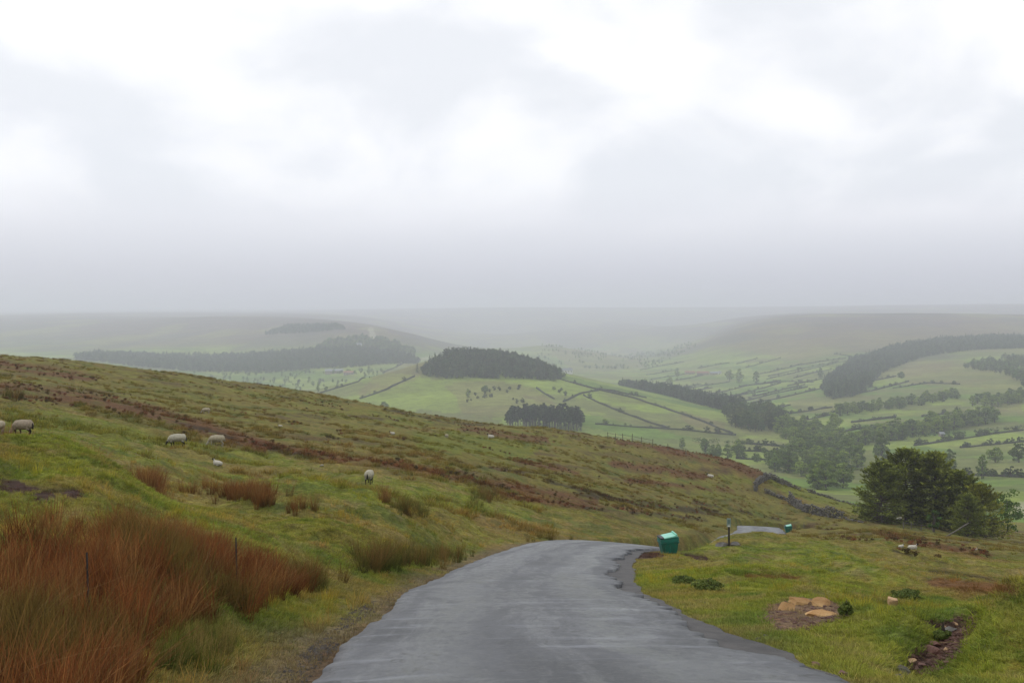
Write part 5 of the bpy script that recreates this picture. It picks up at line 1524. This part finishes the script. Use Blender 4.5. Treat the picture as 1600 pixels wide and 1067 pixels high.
sow('heather', 'rusty dark heather in bands across the moor', 20000, 42, 225, 1.0, 5, HEATH, .35, .85, keep_heath,
    lambda x, y, z, r: np.array([(.130, .080, .040), (.190, .080, .040), (.090, .070, .032), (.16, .115, .045)])[r.integers(0, 4, len(x))] * r.uniform(.7, 1.3, (len(x), 1)), 'heather')
# the big bed of rushes at the left
def rush_tint(x, y, z, r):
    w = fbm(x / 1.6, y / 1.6, 3, 477)
    pal = np.array([(.185, .074, .026), (.140, .054, .020), (.225, .125, .048), (.125, .095, .028)])
    return pal[np.where(w > .33, 3, r.integers(0, 3, len(x)))] * r.uniform(.75, 1.3, (len(x), 1))
def keep_rush(x, y, z, px, py, r):
    w = fbm(x / 1.3, y / 1.3, 3, 478)
    return pip(px + w * 18, py + w * 10, RUSH_POLY) & off_lane(x, y, .9) & (w > -.42)
sow('rushes', 'dense bed of rust-brown rushes at the lower left', 7200, 4.6, 22, 1.0, 6, SRC_RUSH, .38, .64, keep_rush, rush_tint, 'rushes', .13)
SRC_STRAW = [tuft('straw_source', 590 + k, 12, .20, .35, .85, .007, .55, 4, (.22, .03), (.6, .6, .5), (1.2, 1.1, 1.0), .9) for k in range(3)]
sow('dry_rush_stems', 'pale dry stems bent among the rust-brown rushes', 1300, 4.6, 20, 1.0, 16, SRC_STRAW, .45, .75, keep_rush,
    lambda x, y, z, r: np.array([(.23, .135, .058), (.19, .09, .038), (.27, .18, .09)])[r.integers(0, 3, len(x))] * r.uniform(.7, 1.2, (len(x), 1)), 'rushes', .15)
# further rush patches: (centre, spread in px, count, height scale, mostly green)
RPATCH = [((375,775),(48,8),50,.7,0), ((415,788),(22,6),20,.6,0), ((20,622),(20,4),16,1.2,1), ((700,870),(70,7),36,.55,1), ((590,890),(24,6),26,.7,1), ((620,880),(70,8),60,.7,1),
          ((640,800),(30,7),26,.65,1), ((760,778),(20,6),26,.8,1), ((600,785),(12,5),9,.7,0), ((830,783),(30,4),20,.6,0), ((740,790),(15,4),10,.6,1), ((480,915),(30,10),26,.6,1), ((330,1010),(55,22),20,.36,2), ((290,1040),(60,20),24,.38,2), ((460,800),(10,5),6,.6,0),
          ((860,845),(40,3),18,.5,1), ((480,795),(14,5),7,.6,0)]
RX = []; RC = []; RS = []
r_ = np.random.default_rng(88)
for (cx, cy), (sx, sy), n, hs, gr in RPATCH:
    q = r_.normal(size=(n, 2)) * (sx * .55, sy * .55) + (cx, cy)
    h_ = hits(q, 5.0 if cy > 860 else (17 if cy > 800 else 25), 120, 200); RX.append(h_); RS.append(np.full(n, hs) * r_.uniform(.7, 1.15, n))
    pal = np.array([[(.19, .085, .032), (.16, .08, .03), (.20, .12, .045)], [(.12, .105, .030), (.11, .115, .028), (.17, .11, .04)], [(.12, .16, .030), (.22, .18, .07), (.10, .14, .03)]][gr])
    RC.append(pal[r_.integers(0, 3, n)] * r_.uniform(.75, 1.25, (n, 1)))
for cx, cY, sx, sY, n, hs in ((80, 31, 60, 2.0, 90, .95), (232, 31, 28, 2.0, 46, .85), (300, 33, 30, 2.0, 20, .6)):
    pxs = r_.normal(size=n) * sx * .6 + cx; Ys = r_.normal(size=n) * sY * .6 + cY; X_ = (pxs - 800) / F * Ys
    RX.append(np.column_stack([X_, Ys, H(X_, Ys)])); RS.append(hs * r_.uniform(.7, 1.15, n)); RC.append(np.array([(.19, .085, .034), (.16, .08, .03), (.21, .13, .05)])[r_.integers(0, 3, n)] * r_.uniform(.75, 1.25, (n, 1)))
RX = np.concatenate(RX); RC = np.concatenate(RC); RS = np.concatenate(RS); k = off_lane(RX[:, 0], RX[:, 1], .5); RX, RC, RS = RX[k], RC[k], RS[k]
tag(instanced('rushes', RX, r_.uniform(0, 6.28, len(RX)), RS, RC, SRC_RUSH), 'scattered brown and green rush clumps in the hollows and along the bank foot', 'rushes', kind='stuff')

# low dark bushes in the turf
MAT_BILB = leaf_material('bilberry_leaves', (.12, .16, .042), vary=.15, trans=.2)
def bilberry(px, py, w, h, seed, label):
    tr, lv = broadleaf(seed, h, w, .0, 46, 44, .034)
    p = hits([(px, py)], 6, 60)[0]; o = empty('low_shrub', p, seed)
    obj('stem', mesh_np('stem', tr[0] * (.12, .12, .9), tr[1], MAT_BARK), o); obj('foliage', mesh_np('foliage', lv[0], lv[1], MAT_BILB, False, lv[2]), o)
    return tag(o, label, 'shrub', 'low shrubs in the right-hand turf')
bilberry(1068, 912, .28, .13, 601, 'dark low shrub in the turf below the bin, left of two')
bilberry(1106, 920, .34, .14, 602, 'dark low shrub in the turf below the bin, right of two')
bilberry(1322, 962, .10, .15, 603, 'small upright green shrub at the right end of the bare patch')
bilberry(1418, 936, .34, .15, 604, 'dark green shrub behind the pale boulder')
bilberry(1475, 996, .13, .06, 605, 'green clump growing inside the peat scar')
